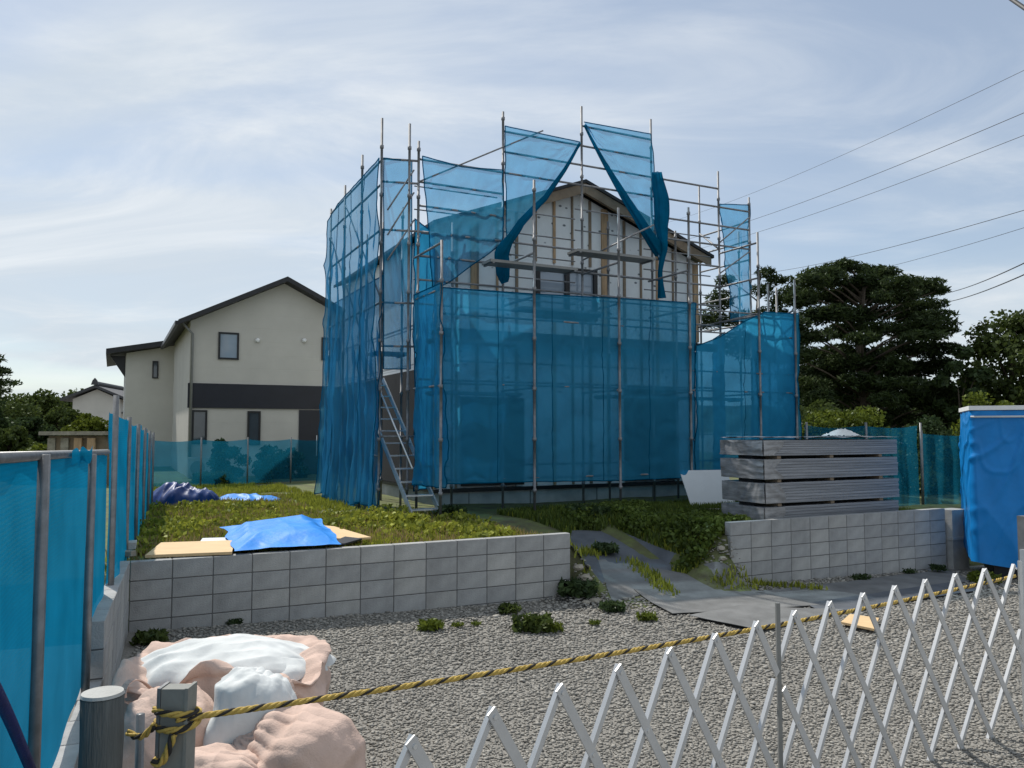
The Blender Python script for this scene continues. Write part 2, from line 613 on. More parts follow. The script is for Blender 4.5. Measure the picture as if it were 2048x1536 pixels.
# house wrap: white sheet with sparse printed dark dashes
def wrap_mat():
    m = pm('white_house_wrap', (.70, .73, .74), .6, .07, 1.5, .15, 12)
    n, l = m.node_tree.nodes, m.node_tree.links
    b = n['Principled BSDF']
    src = b.inputs['Base Color'].links[0].from_socket
    t = nd(n, 'ShaderNodeTexCoord')
    mp = nd(n, 'ShaderNodeMapping')
    mp.inputs['Rotation'].default_value = (0, R(25), 0)
    mp.inputs['Scale'].default_value = (4.4, .01, 7.0)
    l.new(t.outputs['Object'], mp.inputs['Vector'])
    vo = nd(n, 'ShaderNodeTexVoronoi'); vo.inputs['Scale'].default_value = .8
    l.new(mp.outputs[0], vo.inputs['Vector'])
    mr = nd(n, 'ShaderNodeMapRange')
    mr.inputs['From Min'].default_value = .10; mr.inputs['From Max'].default_value = .17
    l.new(vo.outputs['Distance'], mr.inputs['Value'])
    mi = nd(n, 'ShaderNodeMix', data_type='RGBA')
    l.new(mr.outputs[0], mi.inputs['Factor'])
    mi.inputs['A'].default_value = (.12, .14, .16, 1)
    l.new(src, mi.inputs['B'])
    l.new(mi.outputs['Result'], b.inputs['Base Color'])
    return m


M['wrapwall'] = wrap_mat()

# ================================================================== SETTING
# gravel yard: one sheet that runs on to the horizon
xs = np.concatenate([[-3000, -800, -200, -60, -30], np.arange(-15, 20.1, 0.5), [30, 60, 200, 800, 3000]])
ys = np.concatenate([[-60, -20, -6], np.arange(-2, 22.1, 0.5), [30, 45, 80, 200, 600, 1500, 4000]])
mb = MB()
for y in ys:
    for x in xs:
        z = low(x)
        if y > 150: z -= 0.3
        mb.v.append(Vector((x, y, z)))
nx = len(xs)
for j in range(len(ys) - 1):
    for i in range(nx - 1):
        a = j * nx + i
        mb.f.append((a, a + 1, a + nx + 1, a + nx))
gr = mb.build('gravel_ground', M['gravel'], smooth=True)
tag(gr, 'grey crushed gravel yard in front of the block walls', kind='structure')

# raised lot with the ramp through the wall opening
ts = np.concatenate([[-1.0, -.8, -.6, -.4, -.2, -.05, .03, .09], np.arange(.25, 14, .25), np.arange(14, 44, 1.5)])
ss = np.concatenate([np.arange(-16, -2, 1.0), np.arange(-2, 14, .25), np.arange(14, 40, 2.0)])
mb = MB()
for t in ts:
    for s in ss:
        p = W0 + U * s + N * t
        z = H(p.x, p.y)
        if t < .06 and (z - low(p.x) < 0.004 or s < 5.3):
            z = low(p.x) - 0.35
        if t == ts[-1]: z = -.6
        mb.v.append(Vector((p.x, p.y, z)))
nx = len(ss)
for j in range(len(ts) - 1):
    for i in range(nx - 1):
        a = j * nx + i
        mb.f.append((a, a + 1, a + nx + 1, a + nx))
lot = mb.build('raised_lot', M['soil'], smooth=True)
tag(lot, 'raised earth lot behind the block walls with a ramp', kind='structure')

# far wooded hills
mb = MB()


def ridge(s, t):
    a = R(-60 + 120 * s)
    d = 620 + 260 * t
    hgt = (27 + 9 * fbm(s * 5, 2.2, 0, 3) + 2.2 * fbm(s * 60, t * 5, 1, 3)) * math.sin(math.pi * min(1, t * .55 + .02))
    return (math.sin(a) * d, math.cos(a) * d, -1 + hgt)


mb.grid(ridge, 240, 12)
tag(mb.build('hill', M['hill'], smooth=True), 'low wooded hill on the far horizon', kind='structure')

# ------------------------------------------------------------------ block walls
for nm in ('block', 'block2'):
    n_, l_ = M[nm].node_tree.nodes, M[nm].node_tree.links
    pb = n_['Principled BSDF']
    src = pb.inputs['Base Color'].links[0].from_socket
    oi = nd(n_, 'ShaderNodeObjectInfo')
    mr_ = nd(n_, 'ShaderNodeMapRange'); mr_.inputs['To Min'].default_value = .93; mr_.inputs['To Max'].default_value = 1.06
    l_.new(oi.outputs['Random'], mr_.inputs['Value'])
    vm = nd(n_, 'ShaderNodeVectorMath', operation='SCALE')
    l_.new(src, vm.inputs[0]); l_.new(mr_.outputs[0], vm.inputs['Scale'])
    # water stains and lichen blotches in place coordinates
    ge = nd(n_, 'ShaderNodeNewGeometry'); mp_ = nd(n_, 'ShaderNodeMapping'); mp_.inputs['Scale'].default_value = (1.6, 1.6, .5)
    l_.new(ge.outputs['Position'], mp_.inputs['Vector'])
    nz_ = nd(n_, 'ShaderNodeTexNoise'); nz_.inputs['Scale'].default_value = 2.2; nz_.inputs['Detail'].default_value = 8
    l_.new(mp_.outputs[0], nz_.inputs['Vector'])
    st_ = nd(n_, 'ShaderNodeMapRange'); st_.inputs['From Min'].default_value = .52; st_.inputs['From Max'].default_value = .72
    st_.inputs['To Min'].default_value = 1.0; st_.inputs['To Max'].default_value = .86
    l_.new(nz_.outputs['Fac'], st_.inputs['Value'])
    v2 = nd(n_, 'ShaderNodeVectorMath', operation='SCALE')
    l_.new(vm.outputs[0], v2.inputs[0]); l_.new(st_.outputs[0], v2.inputs['Scale'])
    l_.new(v2.outputs[0], pb.inputs['Base Color'])
BL, BH, BT = 0.4, 0.2, 0.12
JT = 0.010


def block_mesh(name, L, Hh, T):
    bm = bmesh.new()
    bmesh.ops.create_cube(bm, size=1)
    bmesh.ops.scale(bm, vec=(L, T, Hh), verts=bm.verts)
    bmesh.ops.bevel(bm, geom=bm.edges[:], offset=.004, segments=1, affect='EDGES')
    me = bpy.data.meshes.new(name)
    bm.to_mesh(me); bm.free()
    me.materials.append(M['block'])
    return me


BLOCK = block_mesh('block', BL - JT, BH - JT, BT)
BLOCK_B = block_mesh('block', BL - JT, BH - JT, BT)
BLOCK_B.materials.clear(); BLOCK_B.materials.append(M['block2'])


def block_wall(label, origin, rz, ncol, courses, ztop, L0=None):
    """origin: one end of the wall face; each concrete block is its own part"""
    e = thing('block_wall', label, 'wall', (origin[0], origin[1], ztop - courses * BH), rz)
    for c in range(courses):
        for k in range(ncol):
            o = bpy.data.objects.new('block', BLOCK if random.random() < .6 else BLOCK_B)
            COL.objects.link(o); o.parent = e
            o.location = ((k + .5) * BL, BT / 2 + random.uniform(-.0015, .0015), (c + .5) * BH)
            ROOT[o.name] = ROOT[e.name]
    m = MB()
    m.v, m.f = [], []
    inv = ROOT[e.name]
    c = Vector((ncol * BL / 2, BT / 2, courses * BH / 2))
    hx, hy, hz = ncol * BL / 2 - .012, BT / 2 - .005, courses * BH / 2 - .008
    vs = [inv @ (c + Vector((x * hx, y * hy, z * hz))) for z in (-1, 1) for x, y in ((-1, -1), (1, -1), (1, 1), (-1, 1))]
    m.add(vs, [(3, 2, 1, 0), (4, 5, 6, 7), (0, 1, 5, 4), (1, 2, 6, 5), (2, 3, 7, 6), (3, 0, 4, 7)])
    m.build('mortar', M['mortar'], e)
    return e


ZT = 0.72
block_wall('long low grey concrete block wall below the bright blue tarp and plywood', W0, TH, 13, 5, ZT)
RW = W0 + U * 7.9
block_wall('grey concrete block wall below the stack of wrapped boards', RW, TH, 12, 6, ZT)
# side wall from the corner back toward the street, ending in a bare block face
SW_END = Vector((-2.70, 5.33, 0))
sdv = (W0 - SW_END).normalized()
SANG = math.atan2(sdv.y, sdv.x)
nside = 7
p0 = W0 - sdv * (nside * BL + .01)
off = Vector((-sdv.y, sdv.x, 0)) * 0.0
block_wall('short concrete block wall running along the tall blue mesh fence', p0 + off, SANG, nside, 5, ZT + .02)
# broken low courses nearer the street
p1 = p0 - sdv * 2.4
e = thing('block_kerb', 'low broken row of concrete blocks below the nearest blue mesh fence', 'wall', (p1.x, p1.y, low(p1.x) - .02), SANG)
for c in range(2):
    for k in range(6 - c * 2):
        o = bpy.data.objects.new('block', BLOCK); COL.objects.link(o); o.parent = e
        o.location = ((k + .5) * BL + (.0 if c == 0 else .8), BT / 2 + random.uniform(-.01, .01), (c + .5) * BH)

# pillar at the far end of the right wall
pe = RW + U * 4.82
mb = MB()
for i, (a, b_, h) in enumerate(((0.0, .46, .98),)):
    q = pe + U * .24 + N * .06
    mb.box((q.x, q.y, -.33 + .5), (.42, .30, 1.04), TH)
    mb.box((q.x, q.y, .205), (.46, .34, .05), TH)
tag(mb.build('concrete_pillar', M['concrete']), 'pale concrete pillar at the end of the block wall beside the tarp covered box', 'pillar')

# ------------------------------------------------------------------ driveway mats
MATS = []


def ground_mat(label, quad, mat, lift=.022, nx=20, ny=16, th=.006):
    P = [hit(*q) for q in quad]

    def f(s, t, dz=0.0):
        a = P[0].lerp(P[1], s); b = P[3].lerp(P[2], s)
        p = a.lerp(b, t)
        wob = .008 * fbm(p.x * 1.5, p.y * 1.5, lift * 99, 2)
        z = max(H(p.x, p.y), low(p.x) + .012) + lift + wob + dz
        return (p.x, p.y, z)

    m = MB()
    m.grid(lambda s, t: f(s, t), nx, ny)
    b = len(m.v)
    m.grid(lambda s, t: f(s, t, -th), nx, ny)
    w = nx + 1
    rim = [i for i in range(nx)] + [j * w + nx for j in range(ny)] + [ny * w + i for i in range(nx, 0, -1)] + [j * w for j in range(ny, 0, -1)]
    for i in range(len(rim)):
        a, c = rim[i], rim[(i + 1) % len(rim)]
        m.f.append((a, c, b + c, b + a))
    MATS.append([(p.x, p.y) for p in P])
    return tag(m.build('ground_mat', mat, smooth=False), label, 'ground mat', 'mats laid on the driveway')


ground_mat('dark slate mat on the driveway beside the end of the long block wall', [(1142, 1128), (1142, 1062), (1222, 1060), (1372, 1122)], M['mat_dark'], .006)
ground_mat('narrow light grey mat leading up the left wheel track', [(1225, 1206), (1196, 1122), (1262, 1118), (1318, 1182)], M['mat'], .010)
ground_mat('light grey mat beside the grassy bank on the right wheel track', [(1368, 1196), (1296, 1136), (1408, 1132), (1530, 1186)], M['mat'], .014)
ground_mat('wide grey mat across the foot of the driveway', [(1345, 1232), (1268, 1182), (1500, 1186), (1640, 1216)], M['mat'], .022)
ground_mat('curled grey mat lying lowest on the gravel by the rope', [(1520, 1268), (1378, 1238), (1478, 1218), (1690, 1226)], M['mat'], .030)
ground_mat('long grey mat in front of the right hand block wall', [(1600, 1214), (1500, 1186), (1895, 1142), (1945, 1164)], M['mat'], .012)
ground_mat('grey mat strip nearest the pillar on the gravel', [(1650, 1232), (1610, 1212), (1900, 1168), (1960, 1184)], M['mat_dark'], .020)

# bits of pale rock by the wall end
for i, (px, py, r) in enumerate([(1158, 1150, .09), (1170, 1166, .11), (1180, 1186, .10), (1160, 1180, .08), (1190, 1204, .09), (1172, 1208, .07),
                                 (1322, 1192, .07), (1345, 1198, .06), (1442, 1100, .08), (1446, 1120, .07)]):
    p = hit(px, py)
    bm = bmesh.new()
    bmesh.ops.create_icosphere(bm, subdivisions=2, radius=1)
    for v in bm.verts:
        k = 1 + .35 * mnoise.noise(v.co * 1.5 + Vector((i * 7, 0, 0)))
        v.co = Vector((v.co.x * k * r * .85, v.co.y * k * r * .7, v.co.z * k * r * .45))
    me = bpy.data.meshes.new('rock'); bm.to_mesh(me); bm.free()
    me.materials.append(M['rock'])
    o = bpy.data.objects.new('rock', me); COL.objects.link(o)
    o.location = (p.x, p.y, H(p.x, p.y) + r * .12)
    if i < 6:
        tag(o, 'pale angular rock heaped by the end of the long block wall', 'rock', 'rocks by the wall end')
    elif i < 8:
        tag(o, 'small pale stone lying between the wheel track mats', 'rock', 'stones between the mats')
    else:
        tag(o, 'pale stone in the grass against the edge of the right block wall', 'rock', 'stones by the right wall edge')


def in_quad(q, x, y):
    c = False
    j = len(q) - 1
    for i in range(len(q)):
        if (q[i][1] > y) != (q[j][1] > y) and x < (q[j][0] - q[i][0]) * (y - q[i][1]) / (q[j][1] - q[i][1]) + q[i][0]:
            c = not c
        j = i
    return c


# ------------------------------------------------------------------ loose gravel stones (uncountable)
ico = np.array([(1, 0, 0), (0, 1, 0), (-1, 0, 0), (0, -1, 0), (0, 0, 1), (0, 0, -1)], dtype=float)
icf = np.array([(0, 1, 4), (1, 2, 4), (2, 3, 4), (3, 0, 4), (1, 0, 5), (2, 1, 5), (3, 2, 5), (0, 3, 5)])
pts = []
Y = 3.1
while Y < 13.6:
    d_ = .0047 * Y
    X = -Y * .68
    while X < Y * .68:
        x_, y_ = X + random.uniform(-.6, .6) * d_, Y + random.uniform(-.6, .6) * d_
        X += d_
        s_, t_ = st((x_, y_))
        if t_ > -.02 and not (5.3 < s_ < 7.8 and t_ < .5): continue
        if x_ < -.62 - .41 * y_ + .2: continue
        if any(in_quad(q, x_, y_) for q in MATS): continue
        pts.append((x_, y_))
    Y += d_
n = len(pts)
pts = np.array(pts)
sz = RNG.uniform(.0016, .0036, n) * np.maximum(pts[:, 1], 3.6) * (1 + .45 * (RNG.random(n) > .95))
ax = RNG.normal(size=(n, 3, 3))
q_, _ = np.linalg.qr(ax)
sc = RNG.uniform(.65, 1.25, (n, 1, 3))
Vv = (ico[None] * (1 + RNG.uniform(-.35, .35, (n, 6, 1)))) * sc
Vv = np.einsum('nij,nkj->nki', q_, Vv) * sz[:, None, None]
Vv[:, :, 2] *= .45
Vv[:, :, 0] += pts[:, 0:1]; Vv[:, :, 1] += pts[:, 1:2]
gz = np.array([max(low(x), H(x, y)) for x, y in pts])
Vv[:, :, 2] += (gz + sz * .25)[:, None]
Fv = (icf[None] + (np.arange(n) * 6)[:, None, None]).reshape(-1, 3)
tag(np_obj('gravel_stones', Vv.reshape(-1, 3), Fv, M['stone']), 'loose crushed stones covering the gravel yard', 'gravel', kind='stuff')


# ------------------------------------------------------------------ grass (uncountable)
def blades(name, P, hgt, mat, label, width=.012, lean=.5):
    n = len(P)
    P = np.array(P)
    h = RNG.uniform(.5, 1.25, n) * hgt
    a = RNG.uniform(0, 2 * np.pi, n)
    b = RNG.uniform(0, 2 * np.pi, n)
    wx, wy = np.cos(a) * width, np.sin(a) * width
    lx, ly = np.cos(b) * h * lean * RNG.random(n), np.sin(b) * h * lean * RNG.random(n)
    V = np.zeros((n, 5, 3))
    V[:, 0] = P + np.stack([-wx, -wy, 0 * h - .01], 1)
    V[:, 1] = P + np.stack([wx, wy, 0 * h - .01], 1)
    V[:, 2] = P + np.stack([wx * .8 + lx * .4, wy * .8 + ly * .4, h * .55], 1)
    V[:, 3] = P + np.stack([-wx * .8 + lx * .4, -wy * .8 + ly * .4, h * .55], 1)
    V[:, 4] = P + np.stack([lx, ly, h * .95], 1)
    tri = np.array([(0, 1, 2), (0, 2, 3), (3, 2, 4)])
    Fa = (tri[None] + (np.arange(n) * 5)[:, None, None]).reshape(-1, 3)
    return tag(np_obj(name, V.reshape(-1, 3), Fa, mat), label, 'grass', kind='stuff')


ga, gd, gs = [], [], []
k = 0
while k < 260000:
    k += 1
    s = random.uniform(-4.5, 12.5); t = .14 + 9.5 * random.random() ** 1.6
    p = W0 + U * s + N * t
    if p.x < -.85 - .41 * p.y: continue
    h = H(p.x, p.y)
    d = fbm(p.x * .8, p.y * .8, 5, 3)
    if s < 5.0:
        if t > 4.6 and s > 3.2: continue           # bare earth round the scaffold
        if s > 4.3 and t > 2.6 and random.random() < .8: continue
        if t < 1.3 and s < 3.0 and random.random() < .8: continue
        if d < .02 and random.random() < .82: continue
        (gs if (t < 2.4 and s < 1.6 and random.random() < .5) or (d < .16 and random.random() < .4) or random.random() < .06 else ga).append((p.x, p.y, h))
    elif s < 6.75 - .2 * t:
        continue
    else:
        if t > 3.9: continue
        if any(in_quad(q, p.x, p.y) for q in MATS): continue
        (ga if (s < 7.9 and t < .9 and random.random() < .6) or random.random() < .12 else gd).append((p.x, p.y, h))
for _ in range(70000):                         # rough grass further back, up to the neighbour's fence
    s = random.uniform(-5.5, 7.0); t = random.uniform(4.6, 15)
    p = W0 + U * s + N * t
    if p.x < -.85 - .41 * p.y: continue
    if N.dot(Vector((p.x, p.y, 0)) - O1) > .5 and U.dot(Vector((p.x, p.y, 0)) - O1) > -.75: continue
    if fbm(p.x * .8, p.y * .8, 5, 3) < -.25: continue
    ga.append((p.x, p.y, H(p.x, p.y)))
# strip of weeds between the wheel tracks and along the foot of the walls
for px0, py0, px1, py1, n_, w in ((1262, 1126, 1345, 1192, 260, .07), (1430, 1165, 1640, 1182, 300, .07), (1150, 1112, 1215, 1104, 200, .08)):
    for _ in range(n_):
        k = random.random()
        p = hit(px0 + (px1 - px0) * k, py0 + (py1 - py0) * k)
        x, y = p.x + random.gauss(0, w), p.y + random.gauss(0, w)
        ga.append((x, y, max(H(x, y), low(x)) + .01))
blades('lawn_grass', ga, .10, M['grass'], 'sunlit rough green grass growing on the raised lot')
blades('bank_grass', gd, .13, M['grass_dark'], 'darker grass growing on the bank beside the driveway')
blades('dry_grass', gs, .13, M['straw'], 'dry straw coloured grass near the fence corner')


# weeds: small leafy clumps, one thing each
def weed(px, py, r, label, mat='leaf', group=None, z=None):
    p = hit(px, py) if z is None else at_z(px, py, z)
    z0 = max(H(p.x, p.y), low(p.x)) if z is None else z
    n = int(240 * (r / .12))
    c = np.clip(RNG.normal(size=(n, 3)), -1.7, 1.7) * np.array([r * .5, r * .42, r * .3])
    c[:, 2] = np.abs(c[:, 2]) + .02
    L = r * .26
    d = RNG.normal(size=(n, 3)); d[:, 2] = np.abs(d[:, 2]) * .7 + .2
    d /= np.linalg.norm(d, axis=1)[:, None]
    e_ = np.cross(d, RNG.normal(size=(n, 3))); e_ /= np.linalg.norm(e_, axis=1)[:, None]
    V = np.stack([c - d * L, c + e_ * L * .4, c + d * L, c - e_ * L * .4], 1)
    stem = np.stack([np.stack([c[:, 0] * 0, c[:, 1] * 0, c[:, 2] * 0 - .02], 1)], 1)
    Fa = np.arange(n * 4).reshape(n, 4)
    o = np_obj('weed_clump', V.reshape(-1, 3), Fa, M[mat])
    o.location = (p.x, p.y, z0 + .005)
    tag(o, label, 'weed', group)


weed(1065, 1262, .22, 'largest dark leafy weed clump standing on open gravel')
weed(1105, 1264, .12, 'pale green weed beside the largest dark clump on the gravel', 'leaf_lime')
weed(1020, 1228, .14, 'upright weed on the gravel close to the long block wall')
weed(1155, 1190, .26, 'bushy weed growing against the end of the long block wall', 'leaf_dark')
weed(1224, 1224, .16, 'low spreading weed on the gravel below the left wheel track', 'leaf_dark')
weed(926, 1214, .12, 'dark weed rooted at the foot of the long block wall', 'leaf_dark', z=-.13)
weed(862, 1262, .14, 'sparse pale weed spread flat on the gravel', 'leaf_lime')
weed(915, 1258, .07, 'tiny pale weed sprouting on the gravel', 'leaf_lime', 'tiny weeds on the gravel')
weed(952, 1254, .06, 'tiny pale weed sprouting on the gravel', 'leaf_lime', 'tiny weeds on the gravel')
weed(1190, 1254, .07, 'tiny pale weed sprouting on the gravel', 'leaf_lime', 'tiny weeds on the gravel')
weed(1294, 1242, .12, 'pale weed on the gravel beside the wide driveway mat', 'leaf_lime')
weed(468, 1252, .09, 'small dark weed at the shaded foot of the long block wall', 'leaf_dark', z=-.03)
weed(1722, 1162, .13, 'dark weed midway along the foot of the right block wall', 'leaf_dark', z=-.27)
weed(1820, 1148, .10, 'small dark weed at the foot of the right block wall', 'leaf_dark', z=-.27)
weed(1876, 1142, .13, 'dark weed at the foot of the right block wall beside the pillar', 'leaf_dark', z=-.27)
weed(1968, 1166, .22, 'yellow green weed at the base of the tarp covered box', 'leaf_lime')
weed(1210, 1108, .20, 'dark weed beside the slate mat on the driveway', 'leaf_dark')
weed(1165, 1035, .30, 'largest dark shrubby weed in front of the concrete foundation', 'leaf_dark')
weed(1215, 1035, .26, 'dark weed at the top of the driveway beside the largest foundation weed', 'leaf_dark')
weed(905, 1034, .26, 'dark weed round the foot of the scaffold end pole', 'leaf_dark')
weed(425, 970, .50, 'round green weed bush behind the pale blue tarp', 'leaf')
weed(820, 1055, .30, 'tall bright green weeds below the scaffold stair', 'grass')
weed(300, 1290, .16, 'straggly olive weed in the corner behind the bulk bags', 'leaf')

# ================================================================== HOUSE UNDER CONSTRUCTION
GV = 2.35                                     # gable wall plane
UA, ZA, SLP = 4.12, 7.50, 0.375               # ridge position, ridge height, roof slope
UL, UR = 0.80, 7.44                           # wall corners
VB = 9.5                                      # back of the house
ZF = 0.82                                     # top of the foundation
Z2 = 4.02                                     # band between the storeys
house = thing('house_under_construction', 'two storey gabled house under construction with white sheathed walls behind scaffolding', 'house',
              W(UA, GV, .5), TH)


def roof_z(u):
    return ZA - SLP * abs(u - UA)


m = MB(); m.ubox(UL + .03, UR - .03, GV + .05, VB, .25, ZF); m.build('foundation', M['concrete'], house)
for k, u in enumerate((1.55, 2.95, 4.6, 6.1)):
    m = MB(); m.ubox(u, u + .012, GV + .035, GV + .06, .35, ZF - .01); m.build('foundation_joint', M['mortar'], house)
m = MB(); m.ubox(UL - .02, UR + .02, GV - .01, VB + .02, ZF + .002, ZF + .07); m.build('sill_flashing', M['black'], house)
# solid body behind the sheathing
m = MB()
zt = .14
poly = [W(UL + .02, GV + .13, ZF + .075), W(UR - .02, GV + .13, ZF + .075), W(UR - .02, GV + .13, roof_z(UR) - zt),
        W(UA, GV + .13, ZA - zt), W(UL + .02, GV + .13, roof_z(UL) - zt)]
m.prism(poly, N * (VB - GV - .13)).build('body', M['wrapwall'], house)
# sheathing panels, 455 mm bays; openings skipped
openings = [(3.05, 4.62, 4.45, 5.62), (1.35, 2.80, ZF + .1, 2.75), (5.30, 6.75, ZF + .1, 3.05)]
bay = .455
nb = int((UR - UL) / bay) + 1
for i in range(nb):
    u0, u1 = UL + i * bay, min(UL + (i + 1) * bay, UR)
    if u1 - u0 < .05: continue
    for (z0, z1, top) in ((ZF + .08, 2.30, False), (2.306, Z2 - .1, False), (Z2 + .1, 5.02, False), (5.026, 99, True)):
        segs = [(z0, z1)]
        uc = (u0 + u1) / 2
        for (a, b_, c_, d_) in openings:
            if a < uc < b_:
                new = []
                for (p, q) in segs:
                    if q <= c_ or p >= d_: new.append((p, q)); continue
                    if p < c_: new.append((p, c_))
                    if q > d_: new.append((d_, q))
                segs = new
        for (p, q) in segs:
            if top and q > 50:
                za, zb = roof_z(u0) - .22, roof_z(u1) - .22
                pl = [(u0 + .004, p), (u1 - .004, p), (u1 - .004, zb), (u0 + .004, za)]
                if u0 < UA < u1: pl.insert(3, (UA, ZA - .22))
            else:
                pl = [(u0 + .004, p), (u1 - .004, p), (u1 - .004, q), (u0 + .004, q)]
            if q - p < .05: continue
            dv = random.uniform(-.004, .004)
            mm = MB(); mm.prism([W(u, GV + .02 + dv, z) for u, z in pl], N * .03)
            mm.build('wall_panel', M['wrapwall'], house)
m = MB(); m.ubox(UL - .012, UL + .018, GV + .14, VB - .02, ZF + .08, 3.35); m.build('side_shade_sheet', M['dark'], house)  # dark sheet added to paint the shade of the stair passage
# vertical battens over the joints
for i in range(nb + 1):
    u = min(UL + i * bay, UR - .02)
    if u > UR - .1: continue
    for (z0, z1) in ((ZF + .09, Z2 - .12), (Z2 + .11, roof_z(u) - .23)):
        segs = [(z0, z1)]
        for (a, b_, c_, d_) in openings:
            if a - .03 < u < b_ + .03:
                segs = [x for (p, q) in segs for x in ([(p, min(q, c_ - .05))] if p < c_ else []) + ([(max(p, d_ + .05), q)] if q > d_ else [])]
        for (p, q) in segs:
            if q - p < .1: continue
            w = .045 if i % 2 else .06
            m = MB(); m.ubox(u - w / 2, u + w / 2, GV - .012, GV + .018, p, q)
            m.build('batten', M['timber_old'] if i % 3 else M['timber'], house)
# wide brown posts seen in the gable and at the corner
for u, w in ((1.62, .12), (4.80, .13), (UR - .07, .14)):
    m = MB(); m.ubox(u - w / 2, u + w / 2, GV - .03, GV + .016, Z2 + .12, roof_z(u) - .24)
    m.build('post', M['timber'], house)
# band / pent roof between the storeys
m = MB(); m.ubox(UL - .10, UR + .16, GV - .42, GV + .02, Z2 - .06, Z2 + .02)
m.ubox(UL - .12, UR + .18, GV - .47, GV - .425, Z2 - .14, Z2 + .04); m.build('pent_roof', M['roof_black'], house)
# roof slabs with black edge and brown fascia
rf = None
for sgn in (-1, 1):
    ue = UA + sgn * 3.52
    zr, ze = ZA, ZA - SLP * 3.52
    m = MB()
    m.prism([W(UA, 1.98, zr), W(ue, 1.98, ze), W(ue, 1.98, ze - .07), W(UA, 1.98, zr - .07)], N * (VB + .4 - 1.98))
    r_ = m.build('roof', M['roof_black'], house)
    m = MB()
    m.prism([W(UA + sgn * .002, 2.02, zr - .075), W(ue - sgn * .05, 2.02, ze - .06), W(ue - sgn * .05, 2.02, ze - .27), W(UA + sgn * .002, 2.02, zr - .29)], N * .04)
    m.build('fascia', M['timber_old'], r_)
    m = MB()
    m.prism([W(UA + sgn * .002, 2.065, zr - .12), W(ue - sgn * .08, 2.065, ze - .10), W(ue - sgn * .08, 2.065, ze - .13), W(UA + sgn * .002, 2.065, zr - .15)], N * (GV - 2.07))
    m.build('soffit', M['timber'], r_)


def window(parent, pts, nout, fw, panes, fm, gm, depth=.05):
    """framed window from 4 corners (bl, br, tr, tl), nout outward normal"""
    bl, br, tr, tl = [Vector(p) for p in pts]
    o = Vector(nout)
    ux = (br - bl).normalized(); uz = (tl - bl).normalized()
    wd, ht = (br - bl).length, (tl - bl).length

    def pt(a, b): return bl + ux * a + uz * b
    fr = MB()

    def rect(a0, a1, b0, b1, d0, d1, q):
        q.prism([pt(a0, b0) + o * d0, pt(a1, b0) + o * d0, pt(a1, b1) + o * d0, pt(a0, b1) + o * d0], o * (d1 - d0))
    rect(0, wd, 0, fw, 0, depth, fr); rect(0, wd, ht - fw, ht, 0, depth, fr)
    rect(0, fw, fw, ht - fw, 0, depth, fr); rect(wd - fw, wd, fw, ht - fw, 0, depth, fr)
    for k in range(1, panes):
        a = wd * k / panes
        rect(a - fw * .6, a + fw * .6, fw, ht - fw, .002, depth - .004, fr)
    w_ = fr.build('window', fm, parent)
    for k in range(panes):
        a0, a1 = wd * k / panes, wd * (k + 1) / panes
        g = MB(); rect(a0 + fw * .6, a1 - fw * .6, fw * .9, ht - fw * .9, .008, .018, g)
        g.build('pane', gm, w_)
    return w_


def uvwin(parent, u0, u1, z0, z1, v, **kw):
    return window(parent, [W(u0, v, z0), W(u1, v, z0), W(u1, v, z1), W(u0, v, z1)], -N, **kw)


uvwin(house, 3.07, 4.60, 4.47, 5.60, GV + .03, fw=.09, panes=2, fm=M['black'], gm=M['glass_sky'], depth=.08)
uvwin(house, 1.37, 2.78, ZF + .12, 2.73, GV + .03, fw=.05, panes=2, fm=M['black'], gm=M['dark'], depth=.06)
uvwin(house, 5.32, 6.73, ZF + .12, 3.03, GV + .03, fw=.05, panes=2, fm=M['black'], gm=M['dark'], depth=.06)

# ================================================================== SCAFFOLD
GZ = .5
scaf = thing('scaffold', 'tube scaffold standing round the house under construction', 'scaffold', W(0, 0, GZ), TH)
PR = .0243


def pole(u, v, z1, z0=GZ):
    zs, rs_ = [z0], [PR]
    z = z0 + .5
    while z < z1 - .1:
        zs += [z - .032, z - .03, z + .03, z + .032]; rs_ += [PR, PR * 1.5, PR * 1.5, PR]
        z += .9
    zs.append(z1); rs_.append(PR)
    m = MB(); m.tube([W(u, v, q) for q in zs], rs_, 8)
    return m.build('pole', M['pole'], scaf, smooth=True)


def ledger(a, b, r=.0212):
    m = MB(); m.tube([W(*a), W(*b)], r, 6)
    return m.build('ledger', M['pole'], scaf, smooth=True)


def brace(a, b):
    m = MB(); m.tube([W(*a), W(*b)], .0165, 6)
    return m.build('brace', M['pole'], scaf, smooth=True)


row1 = [(0, 5.29), (1.78, 6.58), (3.6, 6.30), (5.28, 6.52), (7.1, 6.22), (8.12, 5.3)]
row2 = [(-.12, 7.76), (.06, 7.46), (1.81, 8.34), (3.62, 8.78), (5.38, 8.82), (7.24, 7.94), (8.15, 7.46)]
sidev = [1.52, 2.81, 4.12, 5.35]
sidez = [7.84, 7.55, 7.3, 7.1]
for u, z in row1: pole(u, 0, z)
for u, z in row2: pole(u, 1.35, z)
for v, z in zip(sidev, sidez): pole(-.6, v, z)
for v in sidev[1:]: pole(.25, v, 6.6)
pole(8.15, 3.1, 8.2); pole(8.6, 2.2, 6.9); pole(7.75, 4.6, 7.6)
pole(8.0, .65, 5.3); pole(8.9, 1.3, 5.4)
